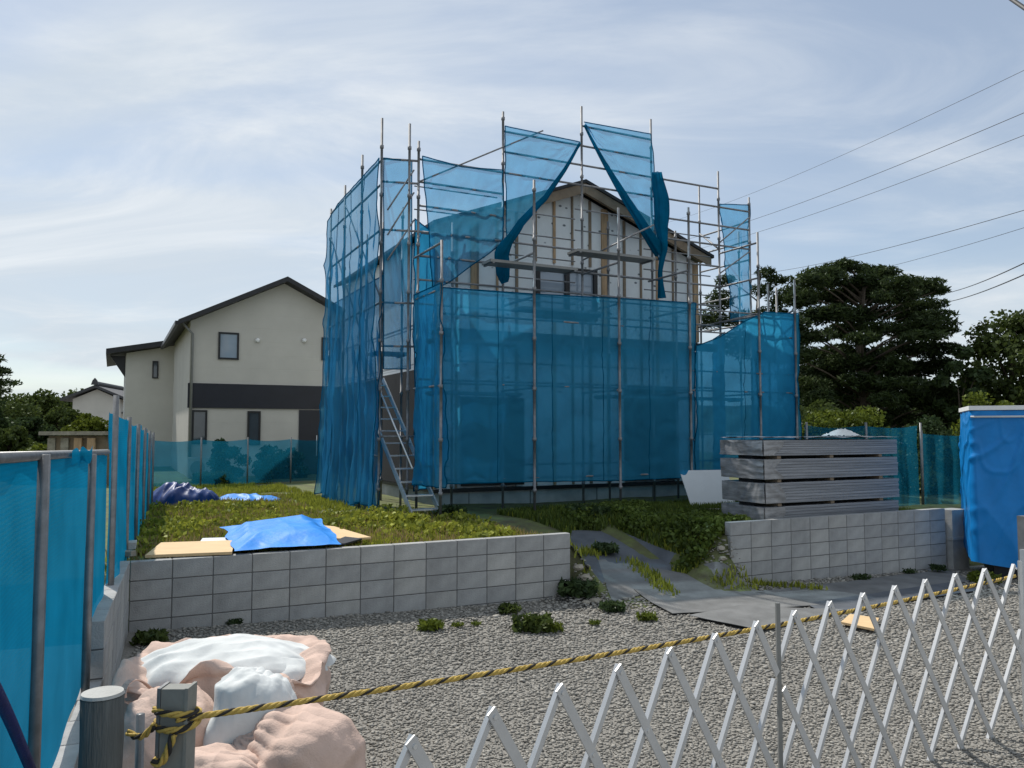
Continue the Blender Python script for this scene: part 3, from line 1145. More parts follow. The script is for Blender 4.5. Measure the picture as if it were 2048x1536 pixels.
# row 2 rails by bay (levels 0.43 m apart)
LV = [6.24, 6.69, 7.12, 7.54, 7.95, 8.37]
for (a, b, ks) in ((1, 2, (0, 1, 2)), (2, 3, (2, 3, 4)), (3, 4, (2, 3, 4, 5)), (4, 5, (0, 1, 2, 3)), (5, 6, (1, 2, 0))):
    for k in ks:
        ledger((row2[a][0], 1.35, LV[k]), (row2[b][0], 1.35, LV[k]))
for z in (5.75, 5.30, 4.85, 4.40, 3.0, 1.4):
    for a, b in ((1, 2), (2, 3), (3, 4), (4, 5)):
        ledger((row2[a][0], 1.35, z), (row2[b][0], 1.35, z))
for z in (4.50, 4.05, 3.25, 2.86, 1.22):
    for a, b in ((0, 1), (1, 2), (2, 3), (3, 4), (4, 5)):
        ledger((row1[a][0], .09, z), (row1[b][0], .09, z), .017)
for z in (6.5, 6.05, 5.6, 5.15, 4.7):
    for a, b in ((1, 2), (2, 3), (3, 4), (4, 5)):
        zz = z + (.22 if a % 2 else 0)
        ledger((row2[a][0] + .05, 1.72, zz), (row2[b][0] + .05, 1.72, zz), .014)
for u in (.9, 2.7, 4.5, 6.3):
    pole(u, 1.72, 6.55 if u > 2 else 6.1)
for u, z in row1[:5]:
    for zz in (4.46, 2.82, 5.25):
        if zz < z: ledger((u, 0, zz), (u, 1.35, zz))
for i in range(len(sidev) - 1):
    for z in (7.05 - i * .02, 6.6, 5.75, 4.4, 3.0, 1.6):
        ledger((-.6, sidev[i], z), (-.6, sidev[i + 1], z - .02))
for z in (7.08, 6.65, 5.75, 4.4, 3.6, 1.95):
    ledger((-.6, 1.52, z), (.06, 1.35, z))
for z in (6.9, 6.45, 6.0, 5.2, 4.5):
    ledger((8.15, 1.35, z), (8.15, 3.1, z + .02))
ledger((7.24, 1.35, 6.15), (8.15, 3.1, 7.0)); ledger((7.1, 0, 6.0), (7.24, 1.35, 6.05))
ledger((7.1, 0, 4.5), (7.75, 4.6, 4.5)); ledger((8.12, 0, 4.65), (8.9, 1.3, 4.65))
brace((.06, 1.33, on_v(843, 365, 1.35)[1]), (on_v(1085, 262, 1.35)[0], 1.33, on_v(1085, 262, 1.35)[1]))
for a, b in (((775, 470), (828, 385)), ((775, 420), (828, 340)), ((775, 520), (828, 440))):
    p, q = on_v(*a, 1.4), on_v(*b, 1.4)
    brace((p[0], 1.4, p[1]), (q[0], 1.4, q[1]))
brace((-.6, 1.54, 4.5), (-.6, 4.12, 6.9)); brace((-.6, 2.8, 4.0), (-.6, 5.3, 6.4))
brace((3.62, 1.33, 5.55), (4.5, .1, 6.1))
brace((7.24, 1.33, 6.3), (8.15, 1.33, 7.0)); brace((7.24, 1.33, 5.6), (8.15, 1.33, 6.2))


def plank(u0, u1, z, v=.7, w=.4):
    m = MB(); m.ubox(u0, u1, v - w / 2, v + w / 2, z - .05, z)
    o = m.build('plank', M['darkalu'], scaf)
    for uu in (u0 + .06, u1 - .06):
        h = MB(); h.ubox(uu - .02, uu + .02, v - w / 2 - .004, v + w / 2 + .004, z - .075, z - .052)
        h.build('hook', M['galv'], o)


plank(1.15, 3.0, 5.18); plank(3.0, 4.84, 5.56); plank(-.55, .1, 3.55, 2.2, .5); plank(3.6, 5.4, 2.75)
plank(0.05, 1.8, 2.75); plank(5.4, 7.1, 2.75); plank(1.8, 3.6, 4.36); plank(0.05, 1.78, 3.68, .7)
# stair inside the side bay
st0, st1 = Vector((.0, .55, .55)), Vector((-.25, 3.2, 3.1))
for du in (-.28, .24):
    m = MB(); m.bar(W(st0.x + du, st0.y, st0.z), W(st1.x + du, st1.y, st1.z), .03, .09)
    m.build('stair_stringer', M['alu'], scaf)
for k in range(11):
    f = (k + .6) / 11.2
    p = st0.lerp(st1, f)
    m = MB(); m.ubox(p.x - .265, p.x + .225, p.y - .09, p.y + .09, p.z - .012, p.z + .012)
    m.build('stair_tread', M['alu'], scaf)
m = MB(); m.tube([W(st0.x - .30, st0.y, st0.z + .85), W(st1.x - .30, st1.y, st1.z + .85)], .018, 6)
m.build('stair_handrail', M['alu'], scaf, smooth=True)


# ------------------------------------------------------------------ nets
def net(label, fn, nx, ny, mat, wave=.03, seed=0, group=None, folds=7.0, rim=None):
    """fn(s,t) -> (u, v, z) local; ripples push along the sheet normal"""
    base = [[W(*fn(i / nx, j / ny)) for i in range(nx + 1)] for j in range(ny + 1)]
    m = MB()

    def f(s, t):
        i, j = int(round(s * nx)), int(round(t * ny))
        p = base[j][i]
        a = base[j][min(i + 1, nx)] - base[j][max(i - 1, 0)]
        b = base[min(j + 1, ny)][i] - base[max(j - 1, 0)][i]
        nn = a.cross(b)
        nn = nn.normalized() if nn.length > 1e-7 else N
        edge = min(1, 6 * t + .15)
        d = wave * edge * (math.sin(s * folds * 6.28 + 2.5 * fbm(s * 2, t * 1.2, seed, 2) + seed) * (.4 + t)
                           + 1.3 * fbm(s * 4 + seed, t * 3.2, seed, 4)
                           + 1.1 * max(0, 1 - abs(fbm(s * 5 + t * 2.5, t * 3.5 - s * 3 + seed, seed + 3, 2)) * 3) ** 2)
        return p + nn * d

    m.grid(f, nx, ny)
    o = m.build('safety_net', mat, None, smooth=True, fix=False)
    tag(o, label, 'net', group)
    w_ = nx + 1
    for edge in ([m.v[i] for i in range(w_)], [m.v[ny * w_ + i] for i in range(w_)], [m.v[j * w_] for j in range(ny + 1)], [m.v[j * w_ + nx] for j in range(ny + 1)]):
        if (edge[0] - edge[-1]).length < .3: continue
        h = MB(); h.tube(edge, .011, 5); h.build('hem', M['net_dense'], o, smooth=True)
    for k in range(1, int((m.v[0] - m.v[nx]).length / .95)):       # sewn panel seams
        i = int(nx * k / int((m.v[0] - m.v[nx]).length / .95))
        h = MB(); h.tube([m.v[j * w_ + i] for j in range(ny + 1)], .007, 4); h.build('seam', M['net_dense'], o, smooth=True)
    return o


def px_sheet(top, bot, v):
    def fn(s, t):
        a, b = lerp_list(top, s), lerp_list(bot, s)
        x, y = a[0] + (b[0] - a[0]) * t, a[1] + (b[1] - a[1]) * t
        u, z = on_v(x, y, v)
        return (u, v, z)
    return fn


# left flank of the scaffold: long hanging curtain
def flank(s, t):
    v = 1.46 + 3.95 * s
    z = (7.06 - .1 * s - .55 * max(0, s - .75)) * (1 - t) + (.60 + .12 * math.sin(s * 9)) * t
    u = -.66 - .16 * t * t * s - .05 * math.sin(s * 11) * t
    return (u, v, z)


net('tall rippled blue net curtain hung down the side of the scaffold facing the neighbouring house', flank, 110, 60, M['net'], .045, 1, folds=9)
net('narrow blue net strip filling the scaffold corner above the stair opening', px_sheet([(768, 316), (824, 322)], [(768, 738), (822, 738)], 1.42), 16, 60, M['net'], .02, 2, folds=2)
net('blue net below the long diagonal brace, sweeping in a curve across the gable', px_sheet([(845, 312), (925, 334), (1006, 340)], [(866, 580), (896, 566), (1006, 486)], 1.30), 50, 40, M['net'], .03, 3, folds=4)
net('blue net panel cut diagonally, hung left of the scaffold centre pole', px_sheet([(1010, 252), (1085, 268), (1160, 284)], [(1012, 484), (1076, 418), (1159, 292)], 1.30), 40, 40, M['net'], .03, 4, folds=3)
net('triangular blue net gathered to one side, right of the scaffold centre pole', px_sheet([(1168, 244), (1235, 256), (1302, 268)], [(1172, 252), (1252, 402), (1318, 520)], 1.30), 40, 46, M['net'], .03, 5, folds=3)
net('narrow blue net strip hanging high on the far corner of the scaffold', px_sheet([(1440, 408), (1500, 410)], [(1462, 642), (1502, 642)], 1.40), 20, 40, M['net'], .05, 6, folds=2)
net('blue net closing the end of the lower scaffold beside the stair', lambda s, t: (-.02 - .06 * t * math.sin(s * 5), 1.34 - 1.36 * s, 4.55 * (1 - t) + 1.10 * t), 30, 50, M['net_low'], .05, 7, folds=3)
net('large blue net covering the lower front of the scaffold', px_sheet([(884, 575), (1070, 588), (1240, 597), (1392, 606)], [(884, 968), (1070, 963), (1240, 961), (1392, 954)], .035), 130, 70, M['net_low'], .028, 8, folds=9)
net('blue net with a sagging top edge on the lower scaffold behind the wrapped boards', px_sheet([(1393, 692), (1440, 674), (1490, 642), (1530, 624), (1592, 628)], [(1393, 954), (1440, 950), (1490, 946), (1530, 943), (1592, 938)], .035), 60, 50, M['net_tight'], .035, 9, folds=5)
net('blue net turning the far corner of the lower scaffold', lambda s, t: (8.17 + .05 * s, -.05 + 1.5 * s, 4.58 * (1 - t) + 1.2 * t), 24, 40, M['net_low'], .03, 10, folds=2)
net('inner blue net hung down the foot of the scaffold side facing the neighbouring house', lambda s, t: (-.55 - .14 * t * t * s, 1.5 + 3.9 * s, 4.9 * (1 - t) + (.62 + .1 * math.sin(s * 7)) * t), 90, 40, M['net'], .05, 13, folds=7)
net('unseen blue net added between the inner scaffold row and the edge of the gable to dim the sun', lambda s, t: (.02 + .72 * s, 1.42 + .88 * s, 6.0 * (1 - t) + .95 * t), 20, 30, M['net_tight'], .03, 16, folds=2)  # hidden net, added to weaken the sun reaching the lower front net
net('extra blue net added across the far side of the lower scaffold corner to dim the bright background', lambda s, t: (7.5 + .7 * s, 1.5 + 1.2 * s, 4.3 * (1 - t) + 1.0 * t), 24, 30, M['net_tight'], .03, 14, folds=2)  # extra layer added so the bright background shows less through the front net


def roll(label, pts, rad, v=1.24, mat='net_dense', seed=0):
    """net bunched into a rope-like roll along photo points"""
    Q = []
    n = 36
    for i in range(n + 1):
        x, y = lerp_list(pts, i / n)
        u, z = on_v(x, y, v)
        Q.append(W(u + .02 * math.sin(i * .25 + seed), v, z))
    m = MB()
    K = 20
    for i, p in enumerate(Q):
        d = (Q[min(i + 1, n)] - Q[max(i - 1, 0)]).normalized()
        a_ = d.cross(N).normalized(); b_ = a_.cross(d)
        for k in range(K):
            th_ = 6.2832 * k / K
            rr = rad(i / n) * (1 + .32 * math.sin(5 * th_ + i * .10 + seed) + .22 * fbm(math.cos(th_) * 1.3, math.sin(th_) * 1.3, i * .05 + seed, 3))
            m.v.append(p + a_ * math.cos(th_) * rr + b_ * math.sin(th_) * rr * .6)
    for i in range(n):
        for k in range(K):
            k2 = (k + 1) % K
            m.f.append((i * K + k, i * K + k2, (i + 1) * K + k2, (i + 1) * K + k))
    tag(m.build('bunched_net', M[mat], smooth=True), label, 'net')


roll('blue net bunched along the diagonal edge that points to the centre pole', [(1160, 286), (1128, 340), (1092, 396), (1040, 446), (1010, 490)], lambda s: .02 + .06 * s)
roll('loose tail of blue net dangling beside the upper window', [(1022, 470), (1004, 510), (1004, 545), (1012, 566)], lambda s: .06 + .07 * math.sin(s * 3.1), 1.22, seed=2)
roll('blue net gathered along the sloping edge down to the knot', [(1168, 250), (1212, 330), (1252, 402), (1292, 462), (1322, 505)], lambda s: .02 + .11 * s, 1.24, seed=3)
roll('thick twisted bundle of blue net hanging beside the gable', [(1314, 345), (1322, 400), (1320, 450), (1328, 500), (1322, 545), (1324, 596)], lambda s: .10 + .05 * math.sin(s * 6), 1.18, seed=4)

# ================================================================== FENCES
def fence_line(Y, off=0.0):
    return Vector((-.665 - .41 * Y + off, Y, 0))


def mesh_fence(label, Ys, z0s, z1s, netm, ripple, seed, poles, group=None, rail=True, pr=.024):
    """posts and mesh along the left boundary line"""
    b = fence_line(Ys[0])
    f = thing('mesh_fence', label, 'fence', (b.x, b.y, low(b.x)), 0, group)

    def fn(s, t):
        Y, = lerp_list([(y,) for y in Ys], s)
        z0, = lerp_list([(z,) for z in z0s], s); z1, = lerp_list([(z,) for z in z1s], s)
        p = fence_line(Y)
        z = z1 + (z0 - z1) * t
        d = ripple * (math.sin(s * 40 + seed) * .5 + fbm(Y * 1.3, z * .7, seed, 3))
        return (p.x + .05 + d, p.y + d * .4, z + (.02 * math.sin(s * 30 + seed) if t == 0 else 0))
    m = MB(); m.grid(fn, 80, 30)
    m.build('mesh', netm, f, smooth=True, fix=False)
    for (Y, zt) in poles:
        p = fence_line(Y)
        q = MB(); q.tube([(p.x + .085, p.y - .02, low(p.x) - .1), (p.x + .085, p.y - .02, zt)], pr, 10)
        q.build('post', M['galv'], f, smooth=True)
    if rail:
        q = MB()
        q.tube([tuple(fence_line(Ys[0]) + Vector((.05, 0, z1s[0] + .01))), tuple(fence_line(Ys[-1]) + Vector((.05, 0, z1s[-1] + .01)))], .021, 8)
        q.build('rail', M['galv'], f, smooth=True)
    return f


mesh_fence('nearest blue mesh fence panel with round steel posts and a top rail', [1.9, 3.4, 5.2, 6.55], [.38, .38, .40, .5], [1.965, 1.945, 1.90, 1.87],
           M['fence_net'], .008, 1.0, [(2.2, 1.97), (3.42, 1.95), (5.24, 1.90)], pr=.026)
mesh_fence('tall rippled blue mesh fence running back along the lot behind the navy tarp', [6.9, 9.0, 12.0, 15.8], [.60, .58, .56, .55], [2.23, 2.16, 2.08, 2.0],
           M['fence_net'], .045, 4.0, [(6.95, 2.36), (8.7, 2.2), (10.5, 2.14), (12.3, 2.1), (14.1, 2.05), (15.8, 2.02)], rail=False)
# a strip of netting tied over the top rail and a navy rope crossing the mesh
a = fence_line(4.3)
m = MB(); m.grid(lambda s, t: (fence_line(4.2 + .9 * s).x + .085 + .01 * math.sin(s * 9), 4.2 + .9 * s, 1.945 - .08 * t + .015 * math.sin(s * 14)), 20, 3)
tag(m.build('tied_netting', M['fence_net'], fix=False, smooth=True), 'short strip of blue netting tied over the fence top rail', 'netting')
Q = []
for i in range(15):
    k = i / 14
    px, py = -60 + 150 * k, 1290 + 320 * k
    d = ray(px, py)
    # lies just inside the near fence plane
    X0 = -.665 + .13
    kk = X0 / (d.x + .41 * d.y)
    p = Vector((0, 0, EYE)) + d * kk
    Q.append(p + Vector((0, 0, .03 * math.sin(k * 3.1))))
m = MB(); m.tube(Q, .019, 8)
tag(m.build('rope', M['rope_b'], smooth=True), 'navy blue rope slanting down across the nearest blue mesh fence', 'rope')


def span_fence(label, A, B, z0, z1, posts, matn, seed):
    f = thing('mesh_fence', label, 'fence', (A.x, A.y, H(A.x, A.y)), 0)
    d = (B - A)
    nn = Vector((-d.y, d.x, 0)).normalized()
    m = MB()
    m.grid(lambda s, t: tuple(A + d * s + nn * (.04 * math.sin(s * 31 + seed) + .05 * fbm(s * 9, t * 2, seed, 2)) + Vector((0, 0, z1 + (z0 - z1) * t - .05 * abs(math.sin(s * posts * 3.14)) * (1 - t)))), 70, 12)
    m.build('mesh', M[matn], f, smooth=True, fix=False)
    for k in range(posts + 1):
        p = A + d * (k / posts) - nn * .05
        q = MB(); q.tube([(p.x, p.y, H(p.x, p.y) - .05), (p.x, p.y, z1 + .06)], .022, 6)
        q.build('post', M['galv'], f, smooth=True)
    return f


A = at_y(300, 900, 20.5); B = at_y(660, 900, 24.0)
span_fence('low teal mesh fence standing in front of the neighbouring house', Vector((A.x, A.y, 0)), Vector((B.x, B.y, 0)), .6, 1.82, 4, 'fence_teal', 1)
A = at_y(1610, 900, 15.2); B = at_y(1838, 900, 16.6); C2 = at_y(1990, 900, 16.2)
span_fence('dark teal mesh fence behind the stack of wrapped boards', Vector((A.x, A.y, 0)), Vector((B.x, B.y, 0)), .5, 2.16, 2, 'fence_teal', 3)
span_fence('dark teal mesh fence between the board stack and the tarp covered box', Vector((B.x + .05, B.y, 0)), Vector((C2.x, C2.y, 0)), .35, 2.0, 1, 'fence_teal', 5)

# ================================================================== NEIGHBOURING HOUSES
HO = at_y(374, 945, 26.0); HO.z = 0.5
HU, HN = U, N


def HP(a, b, z): return HO + HU * a + HN * b + Vector((0, 0, z - HO.z))


def px_h(px, py):
    d = ray(px, py)
    k = HN.dot(HO - Vector((0, 0, EYE))) / HN.dot(d)
    p = Vector((0, 0, EYE)) + d * k
    return HU.dot(p - HO), p.z


nh = thing('neighbouring_house', 'two storey cream sided house with black gable roof and dark cladding band', 'house', HO, TH)
aw = px_h(567, 700)[0]
wid = 2 * aw
ze = px_h(372, 640)[1]; za_ = px_h(567, 566)[1]
m = MB(); m.prism([HP(0, 0, .45), HP(wid, 0, .45), HP(wid, 0, ze), HP(aw, 0, za_), HP(0, 0, ze)], HN * 7.5).build('wall', M['cream'], nh)
sl = (za_ - ze) / aw
for sg in (-1, 1):
    hw = aw + .40
    zt_ = za_ + .14
    zz = zt_ - sl * hw
    m = MB(); m.prism([HP(aw, -.55, zt_), HP(aw + sg * hw, -.55, zz), HP(aw + sg * hw, -.55, zz - .16), HP(aw, -.55, zt_ - .16)], HN * 8.6)
    r_ = m.build('roof', M['roof_black'], nh)
    m = MB(); m.prism([HP(aw + sg * hw, -.56, zz - .05), HP(aw + sg * (hw + .1), -.56, zz - .05), HP(aw + sg * (hw + .1), -.56, zz - .18), HP(aw + sg * hw, -.56, zz - .18)], HN * 8.6)
    m.build('gutter', M['black'], r_)
zb1, zb0 = px_h(500, 769)[1], px_h(500, 817)[1]
m = MB(); m.prism([HP(-.04, -.06, zb0), HP(wid - .3, -.06, zb0), HP(wid - .3, -.06, zb1), HP(-.04, -.06, zb1)], HN * .055).build('cladding_band', M['band'], nh)


def hwin(x0, y0, x1, y1, gm='glass', fm='black'):
    a0, z1 = px_h(x0, y0); a1, z0 = px_h(x1, y1)
    window(nh, [HP(a0, -.004, z0), HP(a1, -.004, z0), HP(a1, -.004, z1), HP(a0, -.004, z1)], -HN, .06, 1, M[fm], M[gm], .05)


hwin(437, 664, 477, 720, 'glass_sky'); hwin(384, 820, 413, 888); hwin(495, 822, 520, 890, 'glass'); hwin(643, 675, 680, 722)
# entrance recess, door and handle
a0, z1 = px_h(598, 820); a1, z0 = px_h(640, 944)
m = MB(); m.prism([HP(a0, -.05, .5), HP(a1 + .9, -.05, .5), HP(a1 + .9, -.05, z1), HP(a0, -.05, z1)], HN * .045)
dr = m.build('door', M['band'], nh)
m = MB(); m.bar(HP(a1 - .15, -.09, 1.2), HP(a1 - .15, -.09, 1.9), .03, .03); m.build('handle', M['alu'], dr)
for px in (515, 608):                       # wall vents
    a, z = px_h(px, 681)
    m = MB(); m.tube([HP(a, -.10, z), HP(a, -.006, z)], [.07, .085], 10)
    m.build('vent', M['white_paint'], nh, smooth=True)
# downpipe at the corner and base course
m = MB(); a, z = px_h(376, 655)
m.tube([HP(-.35, -.3, ze - .05), HP(.06, -.10, ze - .45), HP(.06, -.10, .5)], .045, 8); m.build('downpipe', M['darkalu'], nh, smooth=True)
m = MB(); m.prism([HP(-.005, -.012, .4), HP(wid, -.012, .4), HP(wid, -.012, .82), HP(-.005, -.012, .82)], HN * .01).build('foundation', M['concrete'], nh)
# outdoor unit at the wall
a, z = px_h(398, 930)
ac = thing('air_conditioner_unit', 'grey outdoor air conditioner unit behind the low teal fence', 'air conditioner', HP(a, -.5, .52), TH)
m = MB(); m.prism([HP(a - .38, -.62, .58), HP(a + .38, -.62, .58), HP(a + .38, -.62, 1.2), HP(a - .38, -.62, 1.2)], HN * .3).build('case', M['concrete'], ac)
m = MB(); m.tube([HP(a - .1, -.635, .88), HP(a - .1, -.622, .88)], .22, 16); m.build('fan_grille', M['darkalu'], ac)
for dxx in (-.28, .28):
    m = MB(); m.prism([HP(a + dxx - .04, -.62, .5), HP(a + dxx + .04, -.62, .5), HP(a + dxx + .04, -.62, .578), HP(a + dxx - .04, -.62, .578)], HN * .3).build('foot', M['darkalu'], ac)

# second house, set further back on the left
H2 = at_y(246, 945, 33.0); H2.z = .4


def H2P(a, b, z): return H2 + HU * a + HN * b + Vector((0, 0, z - H2.z))


def px_h2(px, py):
    d = ray(px, py)
    k = HN.dot(H2 - Vector((0, 0, EYE))) / HN.dot(d)
    p = Vector((0, 0, EYE)) + d * k
    return HU.dot(p - H2), p.z


h2 = thing('rear_house', 'paler cream house wing with a single pitch black roof and one slit window', 'house', H2, TH)
z1_, z2_ = px_h2(248, 706)[1], px_h2(345, 692)[1]
wd = px_h2(420, 800)[0]
zr = z1_ + (z2_ - z1_) * wd / px_h2(345, 692)[0]
m = MB(); m.prism([H2P(0, 0, .3), H2P(wd, 0, .3), H2P(wd, 0, zr), H2P(0, 0, z1_)], HN * 6).build('wall', M['cream2'], h2)
k_ = (zr - z1_) / wd
m = MB(); m.prism([H2P(-.75, -.6, z1_ - .75 * k_ + .26), H2P(wd + .3, -.6, zr + .26), H2P(wd + .3, -.6, zr + .06), H2P(-.75, -.6, z1_ - .75 * k_ + .04)], HN * 7.2).build('roof', M['roof_black'], h2)
m = MB(); m.prism([H2P(-.6, .3, z1_ - .1), H2P(-.02, .3, z1_ - .1), H2P(-.02, .3, z1_ - 1.0)], HN * .12).build('bracket', M['black'], h2)
a0, zz1 = px_h2(305, 722); a1, zz0 = px_h2(316, 757)
window(h2, [H2P(a0, -.004, zz0), H2P(a1, -.004, zz0), H2P(a1, -.004, zz1), H2P(a0, -.004, zz1)], -HN, .05, 1, M['black'], M['glass'], .05)

# small tiled house beyond the trees
H3 = at_y(138, 850, 58.0); H3.z = -.2
fh = thing('tiled_house', 'small far house with a dark tiled gable roof and ridge ornament', 'house', H3, .2)
u3 = Vector((math.cos(.2), math.sin(.2), 0)); n3 = Vector((-math.sin(.2), math.cos(.2), 0))


def H3P(a, b, z): return Vector((H3.x, H3.y, 0)) + u3 * a + n3 * b + Vector((0, 0, z))


zw = at_y(180, 798, 58)[2]; zp = at_y(180, 778, 58)[2]
m = MB(); m.prism([H3P(.2, 0, -.2), H3P(3.4, 0, -.2), H3P(3.4, 0, zw), H3P(1.8, 0, zp), H3P(.2, 0, zw)], n3 * 6).build('wall', M['cream'], fh)
for sg in (-1, 1):
    m = MB(); m.prism([H3P(1.8, -.5, zp + .3), H3P(1.8 + sg * 2.3, -.5, zw + .02), H3P(1.8 + sg * 2.3, -.5, zw - .15), H3P(1.8, -.5, zp + .1)], n3 * 7)
    r_ = m.build('roof', M['tile'], fh)
m = MB(); m.tube([H3P(1.8, -.55, zp + .42), H3P(1.8, 6.5, zp + .42)], .16, 8); m.build('ridge', M['tile'], r_)
m = MB(); m.prism([H3P(1.55, -.6, zp + .3), H3P(2.05, -.6, zp + .3), H3P(1.95, -.6, zp + .62), H3P(1.8, -.6, zp + .8), H3P(1.65, -.6, zp + .62)], n3 * .12).build('ridge_ornament', M['tile'], r_)
m = MB(); m.prism([H3P(-1.2, .4, zw - .9), H3P(5.2, .4, zw - .9), H3P(5.2, .4, zw - 1.05), H3P(-1.2, .4, zw - 1.05)], n3 * 1.2).build('lower_eave', M['tile'], fh)

# timber shed roof seen over the near fence
p = at_y(145, 890, 22)
sh = thing('timber_shed', 'low brown timber shed with a pale roof edge beyond the blue fence', 'shed', (p.x, p.y, 0.0), .1)
zt_ = at_y(145, 868, 22)[2]
m = MB(); m.box((p.x, p.y + .8, zt_ / 2 - .1), (1.45, 1.5, zt_ + .1), .1); m.build('wall', M['timber_old'], sh)
m = MB(); m.box((p.x, p.y + .75, zt_ + .02), (1.75, 1.9, .10), .1); m.build('roof', M['rock'], sh)
for k in range(4):
    m = MB(); m.box((p.x - .55 + k * .36, p.y - .02, zt_ - .28), (.20, .10, .34), .1); m.build('stacked_board', M['rock'] if k < 2 else M['timber'], sh)

# ================================================================== BOARD STACK
SC0 = RW + U * .90 + N * 0.24
sz0 = [.56, .93, 1.30, 1.665]
sz1 = [.878, 1.248, 1.615, 1.91]
orderw = ['lowest', 'second lowest', 'third from the ground', 'topmost']


def S(a, b, z): return SC0 + U * a + N * b + Vector((0, 0, z))


for i in range(4):
    o_ = random.uniform(-.03, .03)
    e = thing('board_bundle', f'{orderw[i]} bundle of grey boards wrapped in clear plastic in the stack', 'board bundle', S(1.5, .45, sz0[i]), TH, 'wrapped board bundles')
    nbr = 7
    hh = (sz1[i] - sz0[i]) / nbr
    for k in range(nbr):
        d0, d1 = random.uniform(-.008, .008), random.uniform(-.006, .006)
        z0, z1 = sz0[i] + k * hh, sz0[i] + (k + 1) * hh - .004
        m = MB(); m.prism([S(o_ + d0, d1, z0), S(3.03 + o_ + d0, d1, z0), S(3.03 + o_ + d0, .92 + d1, z0), S(o_ + d0, .92 + d1, z0)], (0, 0, z1 - z0))
        m.build('board', M['wrap'], e)
    # crumpled film over the end and the top edge
    m = MB()

    def film(s, t, i=i, o_=o_):
        z = sz0[i] + .006 + (sz1[i] - sz0[i] - .012) * t
        d = .025 + .03 * crease((s, t * .4, i), 3.0, i)
        return S(o_ - d - .01, -.02 + .96 * s, z)
    m.grid(film, 60, 24)
    m.build('plastic_wrap', M['wrap_end'], e, smooth=True, fix=False)
    m = MB()

    def film2(s, t, i=i, o_=o_):
        z = sz0[i] + .006 + (sz1[i] - sz0[i] - .012) * t
        d = .014 + .010 * crease((s * .5, t * .4, i), 3.0, i + 2)
        return S(o_ - .01 + .42 * s * (.5 + .5 * abs(math.sin(t * 2 + i))), -d - .004, z)
    m.grid(film2, 16, 12)
    m.build('plastic_wrap', M['wrap_end'], e, smooth=True, fix=False)
    for s_ in (.35, 1.5, 2.65):                # timber bearers under the bundle
        zb = sz0[i - 1] + (sz1[i - 1] - sz0[i - 1]) if i else H(*(S(s_, .4, 0).xy)) - .02
        m = MB(); m.prism([S(s_ - .04, .03, zb + .001), S(s_ + .04, .03, zb + .001), S(s_ + .04, .89, zb + .001), S(s_ - .04, .89, zb + .001)], (0, 0, sz0[i] - zb - .003))
        m.build('bearer', M['timber_old'], e)
    m = MB(); m.prism([S(.06, .30, zb + .002), S(2.97, .30, zb + .002), S(2.97, .62, zb + .002), S(.06, .62, zb + .002)], (0, 0, sz0[i] - zb - .005))
    m.build('gap_light_blocker', M['dark'], e)  # dark slab added to stop light showing through the gap under the bundle
m = MB(); m.grid(lambda s, t: tuple(S(-.04 + 3.1 * s, -.03 + .98 * t, 1.93 + .02 * fbm(s * 8, t * 4, 3, 3) + .02)), 60, 20)
tag(m.build('cover_sheet', M['wrap'], smooth=True, fix=False), 'grey plastic sheet laid over the top of the board stack', 'plastic sheet')
m = MB(); m.grid(lambda s, t: tuple(S(1.95 + .62 * s, .30 + .35 * t, 1.965 + .10 * math.sin(s * 3.1) * math.sin(t * 3.1) + .05 * abs(fbm(s * 5, t * 5, 1, 3)))), 24, 14)
tag(m.build('plastic_bundle', M['bag_white'], smooth=True, fix=False), 'crumpled white plastic lying on top of the board stack', 'plastic')

# white board leaning beside the stack
bq = [at_z(1384, 1016, .57), at_z(1450, 1014, .57)]
b0, b1 = bq
d = Vector((b1.x - b0.x, b1.y - b0.y, 0)).normalized()
back = Vector((-d.y, d.x, 0))
zb = .56
wB = (b1 - b0).length
m = MB()
pB = [b0 + Vector((0, 0, zb - b0.z)), b0 + d * (wB + .25) + Vector((0, 0, zb - b0.z)), b0 + d * (wB + .2) + back * .22 + Vector((0, 0, zb - b0.z + .72)), b0 - d * .14 + back * .22 + Vector((0, 0, zb - b0.z + .72))]
m.prism(pB, back * .02)
tag(m.build('white_board', M['white_board']), 'plain white board leaning against the stack of wrapped boards', 'board')
for i, (a, b_) in enumerate((((1392, 1026), (1470, 1030)), ((1345, 1040), (1440, 1046)))):
    p, q = hit(*a), hit(*b_)
    m = MB(); m.bar(p + Vector((0, 0, .06)), q + Vector((0, 0, .10)), .09, .03)
    tag(m.build('timber_plank', M['rock']), ['pale loose plank lying below the white board', 'pale weathered plank half buried in the bank grass'][i], 'plank')

# ================================================================== TARP COVERED BOX
TB = Vector((7.50, 13.05, 0))
ta = -.42
tu, tn = Vector((math.cos(ta), math.sin(ta), 0)), Vector((-math.sin(ta), math.cos(ta), 0))
zg = low(TB.x)
tb = thing('tarp_covered_box', 'tall box shaped object wrapped in a blue tarp with a white top', 'tarp cover', (TB.x, TB.y, zg), ta)


def T(a, b, z): return TB + tu * a + tn * b + Vector((0, 0, z))


BW, BD, BZ = 2.3, 1.5, 2.40
m = MB(); m.prism([T(.06, .06, zg + .30), T(BW - .06, .06, zg + .30), T(BW - .06, BD - .06, zg + .30), T(.06, BD - .06, zg + .30)], (0, 0, BZ - zg - .34)).build('box', M['white_paint'], tb)
m = MB(); m.prism([T(.25, .1, zg + .0), T(BW, .1, zg + .0), T(BW, BD - .1, zg + .0), T(.25, BD - .1, zg + .0)], (0, 0, .298)).build('skid', M['band'], tb)
m = MB()


